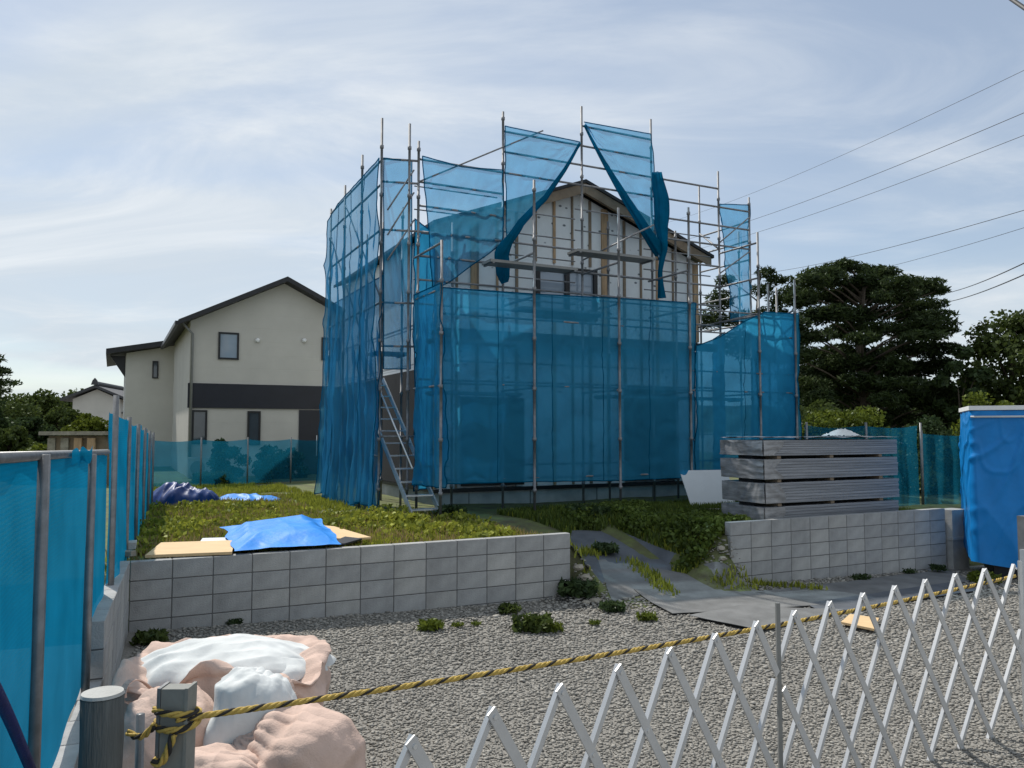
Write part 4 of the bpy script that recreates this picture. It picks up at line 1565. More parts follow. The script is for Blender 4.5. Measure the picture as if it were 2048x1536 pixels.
def drape(s, t):
    L = BD + BW + BD
    x = s * L
    if x < BD: a, b, nn = 0, BD - x, -tu
    elif x < BD + BW: a, b, nn = x - BD, 0, -tn
    else: a, b, nn = BW, x - BD - BW, tu
    z = BZ - .02 + (zg + .30 + .08 * math.sin(x * 2.2) - BZ) * t
    # diagonal creases that fan out from the tied top
    c = fbm(x * 1.2 + t * 1.3, t * 1.1, 2, 2)
    ph = (x - BD) / BW
    fan = math.sin((math.atan2(ph - .35, t + .08) * 6.0 + c * 1.2) * 3.0)
    cre = max(0, fan) ** 10 * .06 * math.sin(min(1, t * 1.5) * 3.14) + max(0, math.sin((t * 1.5 + ph * 1.2 + c) * 9)) ** 12 * .03
    d = .03 + cre * .6 + .035 * crease((x * .8, t * 1.1, x * .3), 1.7, 3.0) + .05 * t
    p = T(a, b, z) + nn * d
    return p


m.grid(drape, 220, 90)
m.build('tarp', M['tarp_box'], tb, smooth=True, fix=False)
m = MB(); m.prism([T(-.05, -.06, BZ - .012), T(BW + .05, -.06, BZ - .012), T(BW + .05, BD + .05, BZ - .012), T(-.05, BD + .05, BZ - .012)], (0, 0, .07)).build('lid', M['white_paint'], tb)
m = MB(); m.tube([T(-.03, -.07, BZ - .12), T(BW + .03, -.07, BZ - .12)], .018, 6); m.build('tie_rope', M['bag_white'], tb, smooth=True)


# ================================================================== TARPS AND PLYWOOD ON THE LOT
def heap(name, label, c, rx, ry, h, rot, mat, seed, crs=1.0, flat=.5, nx=100, ny=60, cat='tarp'):
    m = MB()
    ca, sa = math.cos(rot), math.sin(rot)

    def f(s, t):
        a = s * 2 * math.pi
        r = t
        edge = 1 + .22 * fbm(math.cos(a) * 1.3, math.sin(a) * 1.3, seed, 3)
        x, y = math.cos(a) * r * rx * edge, math.sin(a) * r * ry * edge
        prof = (1 - r ** 2.4) ** flat
        cr = .30 * crease((x, y, 0), 2.6, seed) * crs * (.3 + prof)
        z = h * prof * (.85 + .35 * fbm(x * 1.5, y * 1.5, seed + 4, 2)) + cr * h
        X, Y = c[0] + x * ca - y * sa, c[1] + x * sa + y * ca
        return (X, Y, c[2] - .005 + max(0, z) + .004)
    m.grid(f, nx, ny)
    return tag(m.build(name, M[mat], smooth=True, fix=True), label, cat)


p = at_z(352, 1012, .56); heap('tarp_pile', 'dark navy tarp bundled into a heap by the tall blue fence', (p.x, p.y + .35, H(p.x, p.y)), .72, .55, .52, .2, 'tarp_navy', 3, .55)
p = at_z(488, 1004, .56); heap('tarp_sheet', 'pale blue tarp crumpled flat on the grass beside the navy heap', (p.x, p.y + .2, H(p.x, p.y)), .78, .45, .17, .1, 'tarp_blue', 8, 1.0)


def sheet_on_lot(name, label, quad, z, th, mat, cat):
    P = [at_z(x, y, z) for x, y in quad]
    m = MB(); m.prism(P, (0, 0, th))
    return tag(m.build(name, M[mat]), label, cat)


sheet_on_lot('plywood_sheet', 'bare beige plywood sheet lying at the wall corner by the fence', [(290, 1116), (464, 1109), (470, 1085), (322, 1090)], .725, .03, 'ply', 'plywood')
sheet_on_lot('plywood_sheet', 'white edged plywood sheet tucked under the bright blue tarp', [(400, 1088), (470, 1086), (470, 1079), (405, 1081)], .70, .03, 'white_board', 'plywood')
sheet_on_lot('plywood_sheet', 'plywood sheet poking out of the far side of the bright blue tarp', [(625, 1082), (712, 1080), (742, 1078), (668, 1056), (622, 1052)], .69, .025, 'ply', 'plywood')
P4 = [at_z(x, y, .72) for x, y in ((652, 1092), (690, 1090), (724, 1080), (690, 1076))]
m = MB(); m.prism(P4, (0, 0, .02)); tag(m.build('dark_panel', M['band']), 'small dark board between the bright blue tarp and the plywood', 'board')
# bright blue tarp draped over the sheets
TQ = [at_z(470, 1108, .73), at_z(682, 1092, .73), at_z(640, 1040, .73), at_z(440, 1058, .73)]


def btarp(s, t):
    a = TQ[0].lerp(TQ[1], s); b = TQ[3].lerp(TQ[2], s)
    p = a.lerp(b, t)
    e = min(s, 1 - s, t * 1.2, 1 - t) * 4
    hgt = .24 * sm(0, 1.0, e) * (1 - .45 * abs(s - .55) * 2) + .05
    fold = .10 * crease((s * 1.7, t * 1.1, 0), 2.3, 2.0) + .02
    out = Vector((fbm(s * 2, t * 2, 9, 2), fbm(s * 2, t * 2, 19, 2), 0)) * .10
    return p + out + Vector((0, 0, hgt * .5 + fold * .8 * min(1, e + .3)))


m = MB(); m.grid(btarp, 120, 80)
tag(m.build('tarp_sheet', M['tarp_blue'], smooth=True, fix=False), 'bright blue tarp spread over plywood behind the long block wall', 'tarp')
# rubble at the fence foot
for i, (px, py, r, mt) in enumerate([(276, 1086, .07, 'rust'), (285, 1062, .05, 'rust'), (262, 1104, .08, 'concrete'), (256, 1120, .06, 'rock'), (274, 1048, .06, 'concrete')]):
    p = at_z(px, py, .70)
    bm = bmesh.new(); bmesh.ops.create_cube(bm, size=1)
    for v in bm.verts: v.co = Vector((v.co.x * r * 2.1, v.co.y * r * 1.3, v.co.z * r)) * random.uniform(.85, 1.15)
    bmesh.ops.bevel(bm, geom=bm.edges[:], offset=.006, segments=1, affect='EDGES')
    me = bpy.data.meshes.new('rubble'); bm.to_mesh(me); bm.free(); me.materials.append(M[mt])
    o = bpy.data.objects.new('rubble_piece', me); COL.objects.link(o)
    o.location = (p.x, p.y, (ZT + .02 if i in (2, 3) else H(p.x, p.y)) + r * .45); o.rotation_euler = (0, 0, i)
    if mt == 'rust': tag(o, 'rust brown rubble piece at the foot of the tall blue fence', 'rubble', 'brown rubble by the fence')
    else: tag(o, 'grey rubble piece at the foot of the tall blue fence', 'rubble', 'grey rubble by the fence')

# ================================================================== BULK BAGS
def bulk_bag(name, label, c, rx, ry, h, rot, seed, white):
    e = thing(name, label, 'bulk bag', (c[0], c[1], c[2]), rot)
    ca, sa = math.cos(rot), math.sin(rot)

    def loc(x, y, z): return (c[0] + x * ca - y * sa, c[1] + x * sa + y * ca, c[2] + z)

    def wrinkle(a, t):
        x, y = math.cos(a), math.sin(a)
        w = .05 * fbm(x * 1.6 + seed, y * 1.6, t * 1.4, 2)
        w += .075 * crease((x * .6, y * .6, t * .7), 2.8, seed) + .006 * fbm(x * 7, y * 7, t * 7, 2)
        return w

    def body(s, t):
        a = s * 2 * math.pi
        # squarish plan, bulging belly, collar rolled over the rim
        sq = 1 / max(abs(math.cos(a)) ** 5 + abs(math.sin(a)) ** 5, .3) ** .2
        if t < .72:
            k = t / .72
            r = (.80 + .22 * math.sin(k * 2.3)) * sq
            z = h * .80 * k
        elif t < .88:
            k = (t - .72) / .16
            r = (.80 + .22 * math.sin(2.3) + .07 * math.sin(k * 3.14)) * sq - .02 * k
            z = h * (.80 + .05 * math.sin(k * 3.14 * .5))
        else:
            k = (t - .88) / .12
            r = (.95 - .30 * k) * sq
            z = h * (.85 - .12 * k)
        da = (a - 4.75 + math.pi) % (2 * math.pi) - math.pi
        droop = h * sm(.55, .95, t) * (.16 * math.exp(-(da / .22) ** 2) - .12 * math.exp(-((abs(da) - .75) / .45) ** 2))
        w = wrinkle(a, t)
        r += w * 1.5
        return loc(math.cos(a) * r * rx, math.sin(a) * r * ry, max(0, z + droop + .05 * fbm(math.cos(a) * 3, math.sin(a) * 3, t * 4 + seed, 3) * sm(.1, .6, t)))
    m = MB(); m.grid(body, 150, 70)
    m.build('sack', M['bag'], e, smooth=True, fix=False)
    for sg in (-1, 1):                          # webbing lifting loops
        lp = []
        for q in range(17):
            f_ = q / 16
            lp.append(loc(sg * rx * (.55 + .25 * math.sin(f_ * 3.14)) + .10 * (f_ - .5), -ry * (.72 + .35 * math.sin(f_ * 3.14)), h * (.78 + .16 * math.sin(f_ * 6.28) * (1 - f_)) - .04))
        lb = MB()
        for q in range(16): lb.bar(lp[q], lp[q + 1], .045, .006)
        lb.build('lifting_loop', M['bag'], e)
    for (ox, oy, wx, wy, z0, zh, sd_) in white:
        def lin(s, t):
            a = s * 2 * math.pi
            edge = 1 + .16 * fbm(math.cos(a) * 1.5, math.sin(a) * 1.5, sd_, 3)
            x, y = ox + math.cos(a) * t * wx * edge, oy + math.sin(a) * t * wy * edge
            prof = (1 - t ** 2.2) ** .7
            rg = 1 - abs(fbm(x * 2.6 + 3, y * 1.5, sd_, 2)) * 2.2
            z = z0 + zh * prof * (.9 + .35 * fbm(x * 1.7, y * 1.7, sd_ + 3, 2)) + .055 * crease((x, y, .3), 3.2, sd_) * (.4 + prof) + .006 * fbm(x * 9, y * 9, sd_, 2)
            return loc(x, y, z)
        m = MB(); m.grid(lin, 130, 60)
        m.build('white_lining', M['bag_white'], e, smooth=True, fix=False)
    return e


cB = at_y(446, 1400, 5.40)
bulk_bag('bulk_bag', 'open pinkish bulk bag overflowing with white sheeting beside the short block wall', (cB.x + .04, cB.y, low(cB.x)), .61, .50, .72, .12, 1,
         [(0.0, .10, .64, .46, .50, .20, 2), (.34, -.02, .28, .26, .50, .13, 5)])
def sack(label, px, py, Y, rx, ry, rz, rot, neck, seed, mat='bag', cat='bulk bag', name='bulk_bag', pleat=.05):
    """rounded slumped sack: pillow shape with pleats running out of a gathered neck"""
    c = at_y(px, py, Y)
    gz_ = low(c.x)
    zc = gz_ + rz * .72
    e = thing(name, label, cat, (c.x, c.y, gz_), rot)
    nk = Vector(neck).normalized()
    ax_ = nk.cross(Vector((.3, .9, .2))).normalized(); ay_ = ax_.cross(nk)
    ca, sa = math.cos(rot), math.sin(rot)

    def f(s, t):
        a, b = s * 2 * math.pi, (t - .5) * math.pi
        d = Vector((math.cos(a) * math.cos(b), math.sin(a) * math.cos(b), math.sin(b)))
        q = (abs(d.x) ** 2.7 + abs(d.y) ** 2.7 + abs(d.z) ** 2.7) ** (-1 / 2.7)
        g = math.acos(max(-1, min(1, d.dot(nk))))
        ph = math.atan2(d.dot(ay_), d.dot(ax_))
        r = q * (1 + .10 * fbm(d.x * 1.3 + seed, d.y * 1.3, d.z * 1.3, 2))
        fold = math.sin(ph * 9 + 3 * fbm(d.x, d.y + seed, d.z, 2))
        r += pleat * 2.2 * (abs(fold) ** .7 - .5) * math.exp(-g / .75)
        r += .08 * math.exp(-(g / .16) ** 2) - .08 * math.exp(-((g - .34) / .16) ** 2)
        r += .15 * crease((d.x * rx, d.y * ry, d.z * rz), 3.4, seed)
        r += .01 * fbm(d.x * 5, d.y * 5, d.z * 5 + seed, 2)
        p = Vector((d.x * rx, d.y * ry, d.z * rz)) * r
        z = zc + p.z
        if z < gz_ + .004:
            p.x *= 1.03; p.y *= 1.03; z = gz_ + .004
        return (c.x + p.x * ca - p.y * sa, c.y + p.x * sa + p.y * ca, z)
    m = MB(); m.grid(f, 190, 120)
    m.build('sack', M[mat], e, smooth=True, fix=False)
    t_ = MB()
    q0 = Vector((nk.x * rx, nk.y * ry, nk.z * rz)) * .93
    pc = Vector((c.x + q0.x * ca - q0.y * sa, c.y + q0.x * sa + q0.y * ca, zc + q0.z))
    nn = Vector((nk.x * ca - nk.y * sa, nk.x * sa + nk.y * ca, nk.z))
    a1 = nn.cross(Vector((.2, .3, .9))).normalized(); a2 = a1.cross(nn)
    t_.tube([pc + (a1 * math.cos(k_ * .5236) + a2 * math.sin(k_ * .5236)) * .055 for k_ in range(13)], .009, 6)
    t_.build('tie_cord', M['bag_white'], e, smooth=True)
    return e


sack('rounded pinkish bulk bag with deep folds lying in front of the open bag', 596, 1520, 4.45, .33, .32, .34, -.3, (-.8, -.35, .55), 4.0)
sack('crumpled white plastic sack resting against the open pinkish bag', 505, 1470, 4.62, .25, .22, .44, .2, (.5, .9, .45), 9.0, 'bag_white', 'sack', 'plastic_sack', .03)
sack('pinkish bag slumped low below the yellow rope between post and white sack', 440, 1560, 4.20, .34, .24, .27, .15, (.9, -.3, .45), 6.0)
sack('sagging pinkish bag half hidden behind the grey square post', 335, 1500, 4.6, .27, .26, .36, .3, (-.6, .7, .6), 8.0)
pw = at_z(262, 1545, .25)
heap('plastic_scrap', 'scrap of white plastic below the rope at the post foot', (pw.x - .02, pw.y, low(pw.x)), .12, .10, .28, 0, 'bag_white', 6, 1.2, .5, 30, 20, 'plastic')

# ================================================================== POSTS AND ROPE
pp = at_y(205, 1390, 3.05)
m = MB()
zb = low(pp.x) - .1
prof = [(0, .074), (.3, .076), (.8, .075), (1.0, .074)]
m.tube([(pp.x, pp.y, zb)] + [(pp.x + .004 * math.sin(k), pp.y, zb + (pp.z - zb) * k / 8) for k in range(1, 8)] + [(pp.x, pp.y, pp.z - .006), (pp.x, pp.y, pp.z)],
       [.076] + [.075 + .002 * math.sin(k * 2) for k in range(7)] + [.075, .069], 28)
rp_ = thing('round_post', 'thick round weathered post with a cut top coloured pale for the light on it', 'post', (pp.x, pp.y, zb))
m.build('shaft', M['wood_post'], rp_, smooth=True)
m = MB(); m.tube([(pp.x, pp.y, pp.z + .001), (pp.x, pp.y, pp.z + .012)], [.076, .072], 28); m.build('cap', M['concrete'], rp_, smooth=False)  # paler disc: the light on the post top is put into its colour

sp = at_y(355, 1372, 3.2)
sq = thing('square_post', 'square grey channel post with yellow rope tied round it', 'post', (sp.x, sp.y, zb))
tilt = Vector((-.02, 0, 0))


def rectpost(m, x0, x1, y0, y1, z0, z1):
    vs = []
    for z in (z0, z1):
        o = tilt * (z1 - z)
        for x, y in ((x0, y0), (x1, y0), (x1, y1), (x0, y1)):
            vs.append(Vector((sp.x + x, sp.y + y, z)) + o * .6)
    m.add(vs, [(3, 2, 1, 0), (4, 5, 6, 7), (0, 1, 5, 4), (1, 2, 6, 5), (2, 3, 7, 6), (3, 0, 4, 7)])


m = MB(); rectpost(m, -.046, .046, -.040, .030, zb, sp.z); m.build('web', M['steel_post'], sq)
m = MB(); rectpost(m, -.060, -.047, -.045, .045, zb, sp.z + .004); m.build('flange', M['galv'], sq)
m = MB(); rectpost(m, .047, .060, -.045, .045, zb, sp.z + .004); m.build('flange', M['steel_post'], sq)
ps = at_y(281, 1428, 3.35)
m = MB(); m.tube([(ps.x, ps.y, zb), (ps.x, ps.y, ps.z)], .017, 10); tag(m.build('steel_stake', M['galv'], smooth=True), 'thin steel stake between the round post and the square post', 'stake')

GE = at_y(2036, 1141, 6.2)                     # end of the folding gate
rope = thing('barrier_rope', 'yellow and black twisted rope stretched from the grey post across the gravel', 'rope', (sp.x, sp.y, zb))
ra = Vector((sp.x + .02, sp.y - .055, at_y(350, 1438, 3.15).z))
rb_ = at_y(2030, 1152, 6.35)
Lr = (rb_ - ra).length
nseg = 640
dr_ = (rb_ - ra).normalized()
sx_ = dr_.cross(Vector((0, 0, 1))).normalized(); sy_ = sx_.cross(dr_)


def rope_pt(k):
    return ra.lerp(rb_, k) - Vector((0, 0, .05 * 4 * k * (1 - k)))


def strands(path, mats, r, offr, pitch, parent):
    tot = [0]
    for i in range(1, len(path)): tot.append(tot[-1] + (path[i] - path[i - 1]).length)
    for j, mt in enumerate(mats):
        pts = []
        for i, p in enumerate(path):
            d = (path[min(i + 1, len(path) - 1)] - path[max(i - 1, 0)]).normalized()
            a = d.cross(Vector((0, .3, 1))).normalized(); b = a.cross(d)
            ph = tot[i] / pitch * 6.283 + j * 6.283 / len(mats)
            pts.append(p + a * math.cos(ph) * offr + b * math.sin(ph) * offr)
        m = MB(); m.tube(pts, r, 6); m.build('strand', M[mt], parent, smooth=True)


strands([rope_pt(i / nseg) for i in range(nseg + 1)], ('rope_y', 'rope_y', 'rope_k', 'rope_y'), .0064, .0072, .12, rope)
# turns round the square post and the tail to the left
coil = []
for i in range(120):
    a = i / 119 * 6.283 * 2.5
    coil.append(Vector((sp.x + math.cos(a - 1.57) * .082, sp.y + math.sin(a - 1.57) * .062, ra.z - .05 + .075 * i / 119 + .02 * math.sin(a * .7))))
strands(coil, ('rope_y', 'rope_y', 'rope_k'), .007, .007, .12, rope)
lt = at_y(256, 1464, 3.2)
tail = [Vector((sp.x - .06, sp.y - .06, ra.z - .02)).lerp(lt, k / 40) - Vector((0, 0, .03 * math.sin(k / 40 * 3.14))) for k in range(41)]
strands(tail, ('rope_y', 'rope_y', 'rope_k'), .007, .007, .12, rope)
t2 = at_y(305, 1520, 3.12)
tail2 = [Vector((sp.x + .02, sp.y - .075, ra.z - .05)).lerp(t2, k / 40) + Vector((0, 0, -.05 * math.sin(k / 40 * 3.14))) for k in range(41)]
strands(tail2, ('rope_y', 'rope_k', 'rope_y'), .008, .008, .12, rope)

# ================================================================== FOLDING LATTICE GATE
tips = [(824, 1496), (984, 1430), (1117, 1382), (1237, 1341), (1337, 1309), (1432, 1281), (1517, 1256), (1592, 1235), (1662, 1213), (1727, 1197),
        (1788, 1182), (1847, 1168), (1908, 1155), (1971, 1145), (2031, 1138)]
ZG = 1.00
TP = [at_z(x, y, ZG) for x, y in tips]
# smooth the plan curve with a quadratic fit so that the tips stay evenly spaced
ii = np.arange(len(TP))
fx = np.polyfit(ii, [p.x for p in TP], 3); fy = np.polyfit(ii, [p.y for p in TP], 3)


def GP(i, z):
    if i < 0:
        g = GP(0, z) - GP(.5, z)
        return GP(0, z) + g * (-i * 2)
    if i > len(TP) - 1:
        g = GP(len(TP) - 1, z) - GP(len(TP) - 1.5, z)
        return GP(len(TP) - 1, z) + g * ((i - len(TP) + 1) * 2)
    return Vector((float(np.polyval(fx, i)), float(np.polyval(fy, i)), z))


ZB0 = ZG - 1.18
gates = [thing('lattice_gate', 'section of silver folding lattice gate nearest the bulk bags', 'gate', GP(1.5, low(GP(1.5, 0).x)), 0, None),
         thing('lattice_gate', 'section of silver folding lattice gate reaching the tarp covered box', 'gate', GP(10.5, low(GP(10.5, 0).x)), 0, None)]
MID = 6.55


def gnorm(i):
    t = (GP(i + .2, 0) - GP(i - .2, 0)).normalized()
    return Vector((t.y, -t.x, 0))               # toward the camera side


def gbar(i0, i1, layer):
    """bar from top index i0 to bottom index i1, clipped to its gate"""
    for gi, (lo_, hi_) in enumerate(((-3.2, MID - .12), (MID + .12, 14.15))):
        f0, f1 = 0.0, 1.0
        d = i1 - i0
        for (bnd, up) in ((lo_, False), (hi_, True)):
            f = (bnd - i0) / d
            if (d > 0) == up: f1 = min(f1, f)
            else: f0 = max(f0, f)
        if f1 - f0 < .08: continue
        def P(f):
            i = i0 + d * f
            return GP(i, ZG + (ZB0 - ZG) * f) + gnorm(i) * (.010 if layer else -.010)
        a, b = P(f0), P(f1)
        ext = (a - b).normalized() * .03
        m = MB(); m.bar(a + ext, b - ext, *((.044, .007) if layer else (.027, .022)), up=gnorm((i0 + i1) / 2))
        o = m.build('lattice_bar', M['alubar'], gates[gi])


for i in range(-4, 18):
    gbar(i, i + 2, True)
    gbar(i, i - 2, False)
for i in range(-1, 29):                         # pivots where the bars cross
    for lv in range(0, 5):
        if (i + lv) % 2: continue
        ix = i / 2
        gi = 0 if ix < MID else 1
        if abs(ix - MID) < .12 or ix > 14.1: continue
        c = GP(ix, ZG + (ZB0 - ZG) * lv / 4); g = gnorm(ix)
        m = MB(); m.tube([c + g * .014, c + g * .019], .009, 8); m.build('rivet', M['alu'], gates[gi])
for gi, ix in ((0, MID), (1, 14.2)):
    p = GP(ix, 0)
    m = MB(); m.bar((p.x, p.y, low(p.x) - .02), (p.x, p.y, ZG + (.10 if gi == 0 else .05)), .022, .022, up=(0, 1, 0))
    m.build('end_post', M['darkalu'] if ix < 14 else M['alu'], gates[gi])
gp = at_y(2046, 1032, 6.55)
m = MB(); m.box((gp.x + .02, gp.y, (gp.z + low(gp.x)) / 2 - .05), (.085, .085, gp.z - low(gp.x) + .1), .3)
gpo = thing('gate_post', 'square grey steel post at the far end of the lattice gate', 'post', (gp.x + .02, gp.y, low(gp.x)))
m.build('shaft', M['galv'], gpo)
m = MB(); m.box((gp.x - .045, gp.y - .07, (gp.z - .26 + low(gp.x)) / 2), (.04, .05, gp.z - .26 - low(gp.x)), .3); m.build('stop_plate', M['alu'], gpo)
# scrap of board on the gravel behind the gate
m = MB(); q = [at_z(x, y, low(3) + .02) for x, y in ((1682, 1248), (1748, 1262), (1758, 1240), (1700, 1232))]
m.prism(q, (0, 0, .025)); tag(m.build('board_scrap', M['ply']), 'orange brown scrap of board on the gravel behind the lattice gate', 'board')

# ================================================================== TREES
def leaf_cards(C, L, wid, flat=.0, up=None):
    n = len(C)
    d = RNG.normal(size=(n, 3))
    d[:, 2] *= (1 - flat)
    if up is not None: d[:, 2] += up
    d /= np.linalg.norm(d, axis=1)[:, None] + 1e-9
    e_ = np.cross(d, RNG.normal(size=(n, 3))); e_ /= np.linalg.norm(e_, axis=1)[:, None] + 1e-9
    l = L * RNG.uniform(.6, 1.3, (n, 1))
    V = np.stack([C - d * l * .5, C + e_ * l * wid, C + d * l * .5, C - e_ * l * wid], 1)
    return V.reshape(-1, 3), np.arange(n * 4).reshape(n, 4)


def clump(c, r, n):
    q = RNG.normal(size=(n, 3)); q /= np.linalg.norm(q, axis=1)[:, None]
    return np.array(c) + q * (RNG.random((n, 1)) ** .45) * np.array(r)


def tree(name, label, px, Ybase, z0, height, radius, mat, nclump=40, per=260, leaf=.14, crown0=.25, group=None, squash=1.0, trunk=.12, cat='tree', wid=.35):
    b = at_y(px, 900, Ybase)
    base = Vector((b.x, b.y, z0))
    e = thing(name, label, cat, base, 0, group)
    m = MB()
    m.tube([base + Vector((0, 0, -.1)), base + Vector((.05, 0, height * .35)), base + Vector((-.05, .05, height * .75))], [trunk, trunk * .75, trunk * .3], 9)
    cl = []
    for k in range(nclump):
        h = crown0 + (1 - crown0) * ((k + .5) / nclump)
        prof = math.sin(min(1, (h - crown0) / (1 - crown0) * .85 + .15) * 3.0) ** .7 if h < .99 else .1
        a = k * 2.399 + random.uniform(-.4, .4)
        rr = radius * prof * random.uniform(.35, 1.0)
        c = base + Vector((math.cos(a) * rr, math.sin(a) * rr, height * h * random.uniform(.9, 1.03)))
        r = radius * random.uniform(.22, .42)
        cl.append(clump(c, (r, r, r * .7 * squash), per))
        if k % 3 == 0:
            m.tube([base + Vector((0, 0, height * h * .7)), base.lerp(c, .6) + Vector((0, 0, height * h * .35)), c], [trunk * .35, trunk * .25, .015], 5)
    m.build('trunk', M['bark'], e, smooth=True)
    V, Fa = leaf_cards(np.concatenate(cl), leaf, wid)
    np_obj('crown', V, Fa, M[mat], e)
    return e


# big layered pine on the right
def pine(label, px, Yb, z0, lo_, top, pads, per=420, trunk=.22):
    b = at_y(px, 900, Yb)
    base = Vector((b.x, b.y, z0))
    e = thing('pine_tree', label, 'tree', base)
    m = MB()
    topP = at_y(px, top, Yb)
    m.tube([base + Vector((0, 0, -.2)), base + Vector((.1, 0, 2)), Vector((b.x - .1, b.y, topP.z * .7)), topP], [trunk, trunk * .85, trunk * .5, .04], 10)
    cs = []
    for (x, y, w, h, dy) in pads:
        c = at_y(x, y, Yb + dy)
        sc_ = (Yb + dy) / F
        cs.append(clump(c, (w * sc_, w * sc_ * .8, h * .78 * sc_), int(per * (w * h) / 1400)))
        j = Vector((b.x, b.y, max(z0 + 1, c.z - .5 - abs(c.x - b.x) * .25)))
        m.tube([j, j.lerp(c, .5) + Vector((0, 0, .1)), c], [trunk * .2, trunk * .12, .015], 6)
    m.build('trunk', M['bark'], e, smooth=True)
    V, Fa = leaf_cards(np.concatenate(cs), .24, .12, .3, .2)
    np_obj('crown', V, Fa, M['pine'], e)


rs = random.Random(11)
pads = []
for (y, x0, x1, h) in ((548, 1640, 1760, 20), (575, 1590, 1880, 24), (605, 1600, 1880, 26), (640, 1580, 1860, 28), (672, 1590, 1890, 24), (705, 1580, 1900, 26),
                       (740, 1600, 1890, 30), (772, 1610, 1900, 26), (805, 1640, 1930, 30), (835, 1680, 1930, 26)):
    x = x0
    while x < x1:
        w = rs.uniform(34, 60)
        pads.append((x, y + rs.uniform(-12, 12) - 6 * math.sin((x - x0) / (x1 - x0) * 3.14), w, h * rs.uniform(.6, 1.0), rs.uniform(-1.8, 1.8)))
        x += w * rs.uniform(.8, 1.25)
pads += [(1690, 530, 22, 16, 0), (1665, 545, 26, 14, 0), (1770, 545, 34, 14, 0), (1850, 566, 40, 14, 0), (1880, 580, 22, 10, 0), (1868, 628, 46, 10, 0),
         (1880, 662, 40, 8, 0), (1876, 692, 44, 9, .5), (1735, 560, 40, 18, 0), (1640, 565, 30, 18, 0)]
pine('large dark layered pine tree standing beyond the scaffold corner', 1730, 27.0, 0.3, 0, 560, pads, per=1250)
pads2 = [(1532, 545, 24, 16, 0), (1548, 560, 22, 14, 0), (1525, 580, 26, 18, 0), (1560, 600, 30, 20, 0), (1540, 630, 40, 26, 0), (1575, 560, 16, 10, 0), (1480, 640, 40, 26, 0),
         (1440, 600, 30, 30, 0), (1420, 640, 36, 30, 0), (1450, 560, 22, 16, 0), (1500, 690, 60, 40, 0)]
pine('smaller dark tree showing between the scaffold poles', 1520, 30.0, 0.3, 0, 545, pads2, per=900, trunk=.14)
tree('broadleaf_tree', 'tall grey green broadleaf tree rising behind the tarp covered box', 2030, 26.0, -.3, 6.0, 2.0, 'leaf', 60, 220, .17, .2)
tree('broadleaf_tree', 'slender broadleaf tree between the pine and the tall broadleaf tree', 1925, 25.0, -.3, 4.9, .9, 'leaf_dark', 24, 240, .15, .2, trunk=.06)
tree('shrub', 'bright yellow green shrub beside the tarp covered box', 1975, 20.5, -.1, 2.9, 1.15, 'leaf_lime', 26, 300, .10, .1, trunk=.04, cat='shrub')
tree('hedge_bush', 'yellow green clipped bush behind the board stack fence', 1690, 18.5, .3, 2.35, 1.25, 'leaf_lime', 26, 300, .09, .1, trunk=.04, cat='shrub', squash=.6)
tree('hedge_bush', 'lower dark green bush behind the dark teal fence', 1850, 19.5, .2, 2.0, 1.3, 'leaf_dark', 24, 300, .10, .1, trunk=.04, cat='shrub')
tree('hedge_bush', 'dark green bush below the pine behind the scaffold net', 1620, 20.5, .3, 2.4, 1.2, 'leaf', 22, 300, .10, .1, trunk=.04, cat='shrub')
# dark thicket under the pine
for i, (px, Y, h, r) in enumerate(((1640, 31, 5.0, 2.0), (1760, 32, 4.6, 2.2), (1880, 31, 4.0, 2.0), (1960, 30, 3.6, 1.6))):
    tree('thicket_tree', 'dark low tree in the thicket behind the pine', px, Y, -.2, h, r, 'leaf_dark', 34, 300, .17, .05, 'thicket behind the pine')
# trees on the left beyond the fence
for i, (px, Y, z0, h, r, mt, lb) in enumerate((
        (20, 40, -.4, 4.0, 2.0, 'leaf', 'green orchard tree furthest along the left fence'),
        (60, 33, -.4, 3.0, 1.1, 'leaf_dark', 'dark rounded tree beyond the nearest mesh fence'),
        (120, 36, -.4, 3.5, 1.5, 'leaf', 'leafy green tree in front of the small tiled house'),
        (175, 34, -.4, 3.0, 1.2, 'leaf_lime', 'yellow green tree beside the tall blue fence post'),
        (25, 25, -.4, 2.5, .9, 'leaf', 'small green bush tree above the near fence rail'),
        (75, 23, -.4, 2.05, .7, 'leaf_lime', 'low lime bush beside the timber shed'),
        (-40, 30, -.4, 3.6, 1.3, 'leaf_dark', 'dark tree at the end of the near fence rail'))):
    tree('orchard_tree', lb, px, Y, z0, h, r, mt, 36, 260, .15, .12)
for i, (px, Y, h) in enumerate(((-70, 90, 8.5), (70, 95, 6.4), (140, 100, 6.6), (225, 92, 7.0), (300, 90, 6.0))):
    tree('distant_tree', ['tall green tree on the skyline past the fence end', 'low green tree on the skyline over the orchard', 'green tree on the skyline beside the small tiled house', 'green tree on the skyline behind the small tiled house', 'green tree on the skyline behind the rear house wing'][i], px, Y, -.4, h, 4.5, 'leaf', 30, 220, .5, .1, 'distant trees on the skyline', trunk=.2)
pine('dark pine whose branch tips reach in past the fence end', -40, 30, -.4, 0, 700, [(-10, 745, 36, 14, 0), (10, 765, 34, 9, 0), (-30, 715, 40, 20, 0), (5, 740, 14, 8, 0), (-40, 780, 60, 16, 0)], per=900, trunk=.14)
# shrubs behind the low fence of the neighbouring house
for i, (px, Y, h, r) in enumerate(((450, 24.0, 1.25, .7), (540, 25.0, 1.05, .7), (585, 25.3, 1.0, .5))):
    tree('garden_shrub', ['tall dark shrub behind the low teal fence', 'low dark shrub under the middle window of the neighbouring house', 'low dark shrub by the dark front door'][i], px, Y, .45, h, r, 'leaf_dark', 16, 220, .10, .1, trunk=.03, cat='shrub')

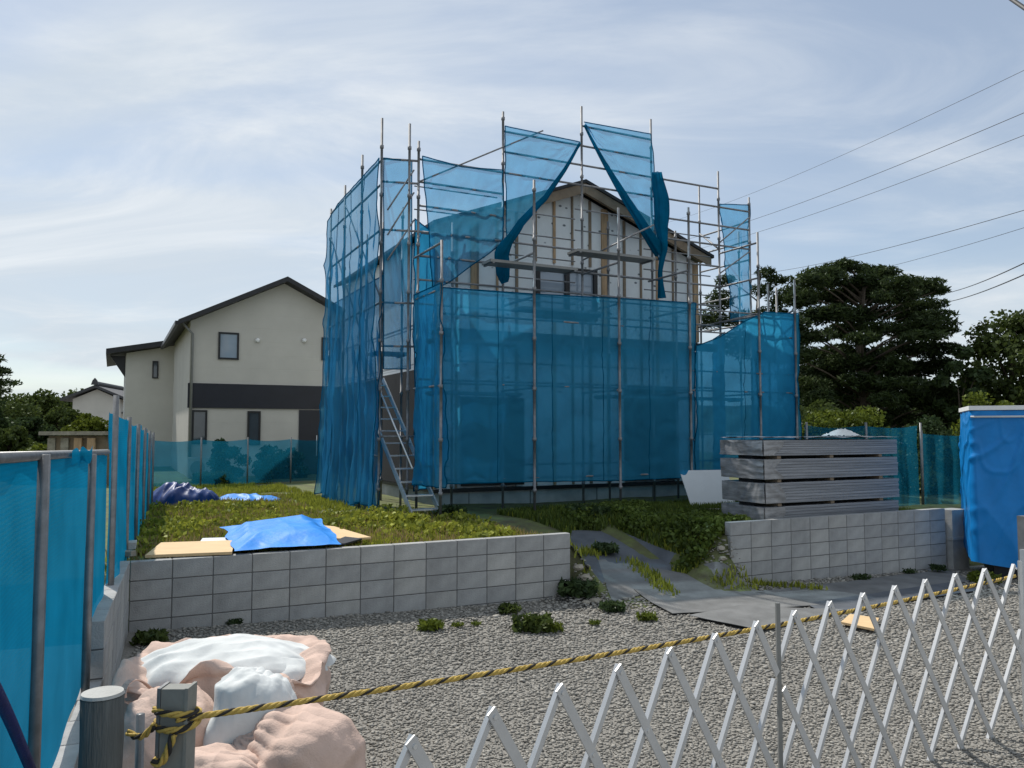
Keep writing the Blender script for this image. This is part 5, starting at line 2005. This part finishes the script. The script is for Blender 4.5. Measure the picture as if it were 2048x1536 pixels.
# ================================================================== POWER LINES
fp = at_y(1150, 800, 75.0)
np_ = Vector((17.0, 15.0, 0))


def utility_pole(label, base, h, arms):
    e = thing('utility_pole', label, 'utility pole', (base.x, base.y, -.4))
    m = MB(); m.tube([(base.x, base.y, -.6), (base.x, base.y, h)], [.17, .11], 14); m.build('shaft', M['concrete'], e, smooth=True)
    for z in arms:
        m = MB(); m.bar((base.x - .9, base.y + .5, z), (base.x + .9, base.y - .5, z), .09, .09); m.build('crossarm', M['galv'], e)
    return e


wires = [((2048, 155), (1500, 385), .012), ((2048, 240), (1510, 435), .016), ((2048, 285), (1500, 466), .014), ((2048, 435), (1600, 532), .016),
         ((2048, 470), (1660, 556), .012), ((2048, 543), (1895, 582), .028), ((2048, 566), (1895, 600), .030)]
wl_ = ['highest thin power line', 'upper power line second from the top', 'power line third from the top', 'middle power line above the pine', 'thin line just above the pine top', 'upper of the two thick cables right of the pine', 'lower of the two thick cables right of the pine']
utility_pole('concrete utility pole hidden behind the new house', Vector((fp.x, fp.y, 0)), 18, (15.5, 16.5, 17.5))
utility_pole('concrete utility pole beside the street outside the picture', np_, 13.5, (9.5, 12.5, 13.2))
for k, (a, b, r) in enumerate(wires):
    Ya, Yb2 = 22.0, 42.0
    A_, B_ = at_y(*a, Ya), at_y(*b, Yb2)
    d = B_ - A_
    e0, e1 = A_ - d * .28, B_ + d * (.9 if k < 5 else .55)
    if k >= 5: e1 = B_ + d * 1.2
    r *= .62
    m = MB(); m.tube([e0.lerp(e1, i / 24) - Vector((0, 0, .55 * (1 - (2 * i / 24 - 1) ** 2) - .45)) for i in range(25)], r, 5)
    tag(m.build('power_line', M['wire'], smooth=True), wl_[k], 'power line')
A_, B_ = at_y(2005, -14, 9.0), at_y(2075, 34, 8.0)
d = B_ - A_
m = MB(); m.tube([A_ - d * 6, A_, B_, B_ + d * 6], .022, 8)
tag(m.build('power_line', M['wire'], smooth=True), 'thick black cable crossing the sky corner overhead', 'power line')

# low leafy ground cover between the grass (uncountable)
C = []
while len(C) < 9000:
    s = random.uniform(-4.2, 5.0); t = .16 + 7.5 * random.random() ** 1.4
    p = W0 + U * s + N * t
    if p.x < -.85 - .41 * p.y: continue
    if t > 4.8 and s > 3.0: continue
    if t < 1.4 and s < 2.8 and random.random() < .9: continue
    d = fbm(p.x * 1.1, p.y * 1.1, 15, 3)
    if d < .05: continue
    C.append((p.x, p.y, H(p.x, p.y) + .03 + .16 * random.random() * min(1, d * 2.5)))
V, Fa = leaf_cards(np.array(C), .075, .38, 0, .3)
tag(np_obj('ground_cover', V, Fa, M['grass']), 'bright leafy weeds scattered through the grass of the raised lot', 'ground cover', kind='stuff')
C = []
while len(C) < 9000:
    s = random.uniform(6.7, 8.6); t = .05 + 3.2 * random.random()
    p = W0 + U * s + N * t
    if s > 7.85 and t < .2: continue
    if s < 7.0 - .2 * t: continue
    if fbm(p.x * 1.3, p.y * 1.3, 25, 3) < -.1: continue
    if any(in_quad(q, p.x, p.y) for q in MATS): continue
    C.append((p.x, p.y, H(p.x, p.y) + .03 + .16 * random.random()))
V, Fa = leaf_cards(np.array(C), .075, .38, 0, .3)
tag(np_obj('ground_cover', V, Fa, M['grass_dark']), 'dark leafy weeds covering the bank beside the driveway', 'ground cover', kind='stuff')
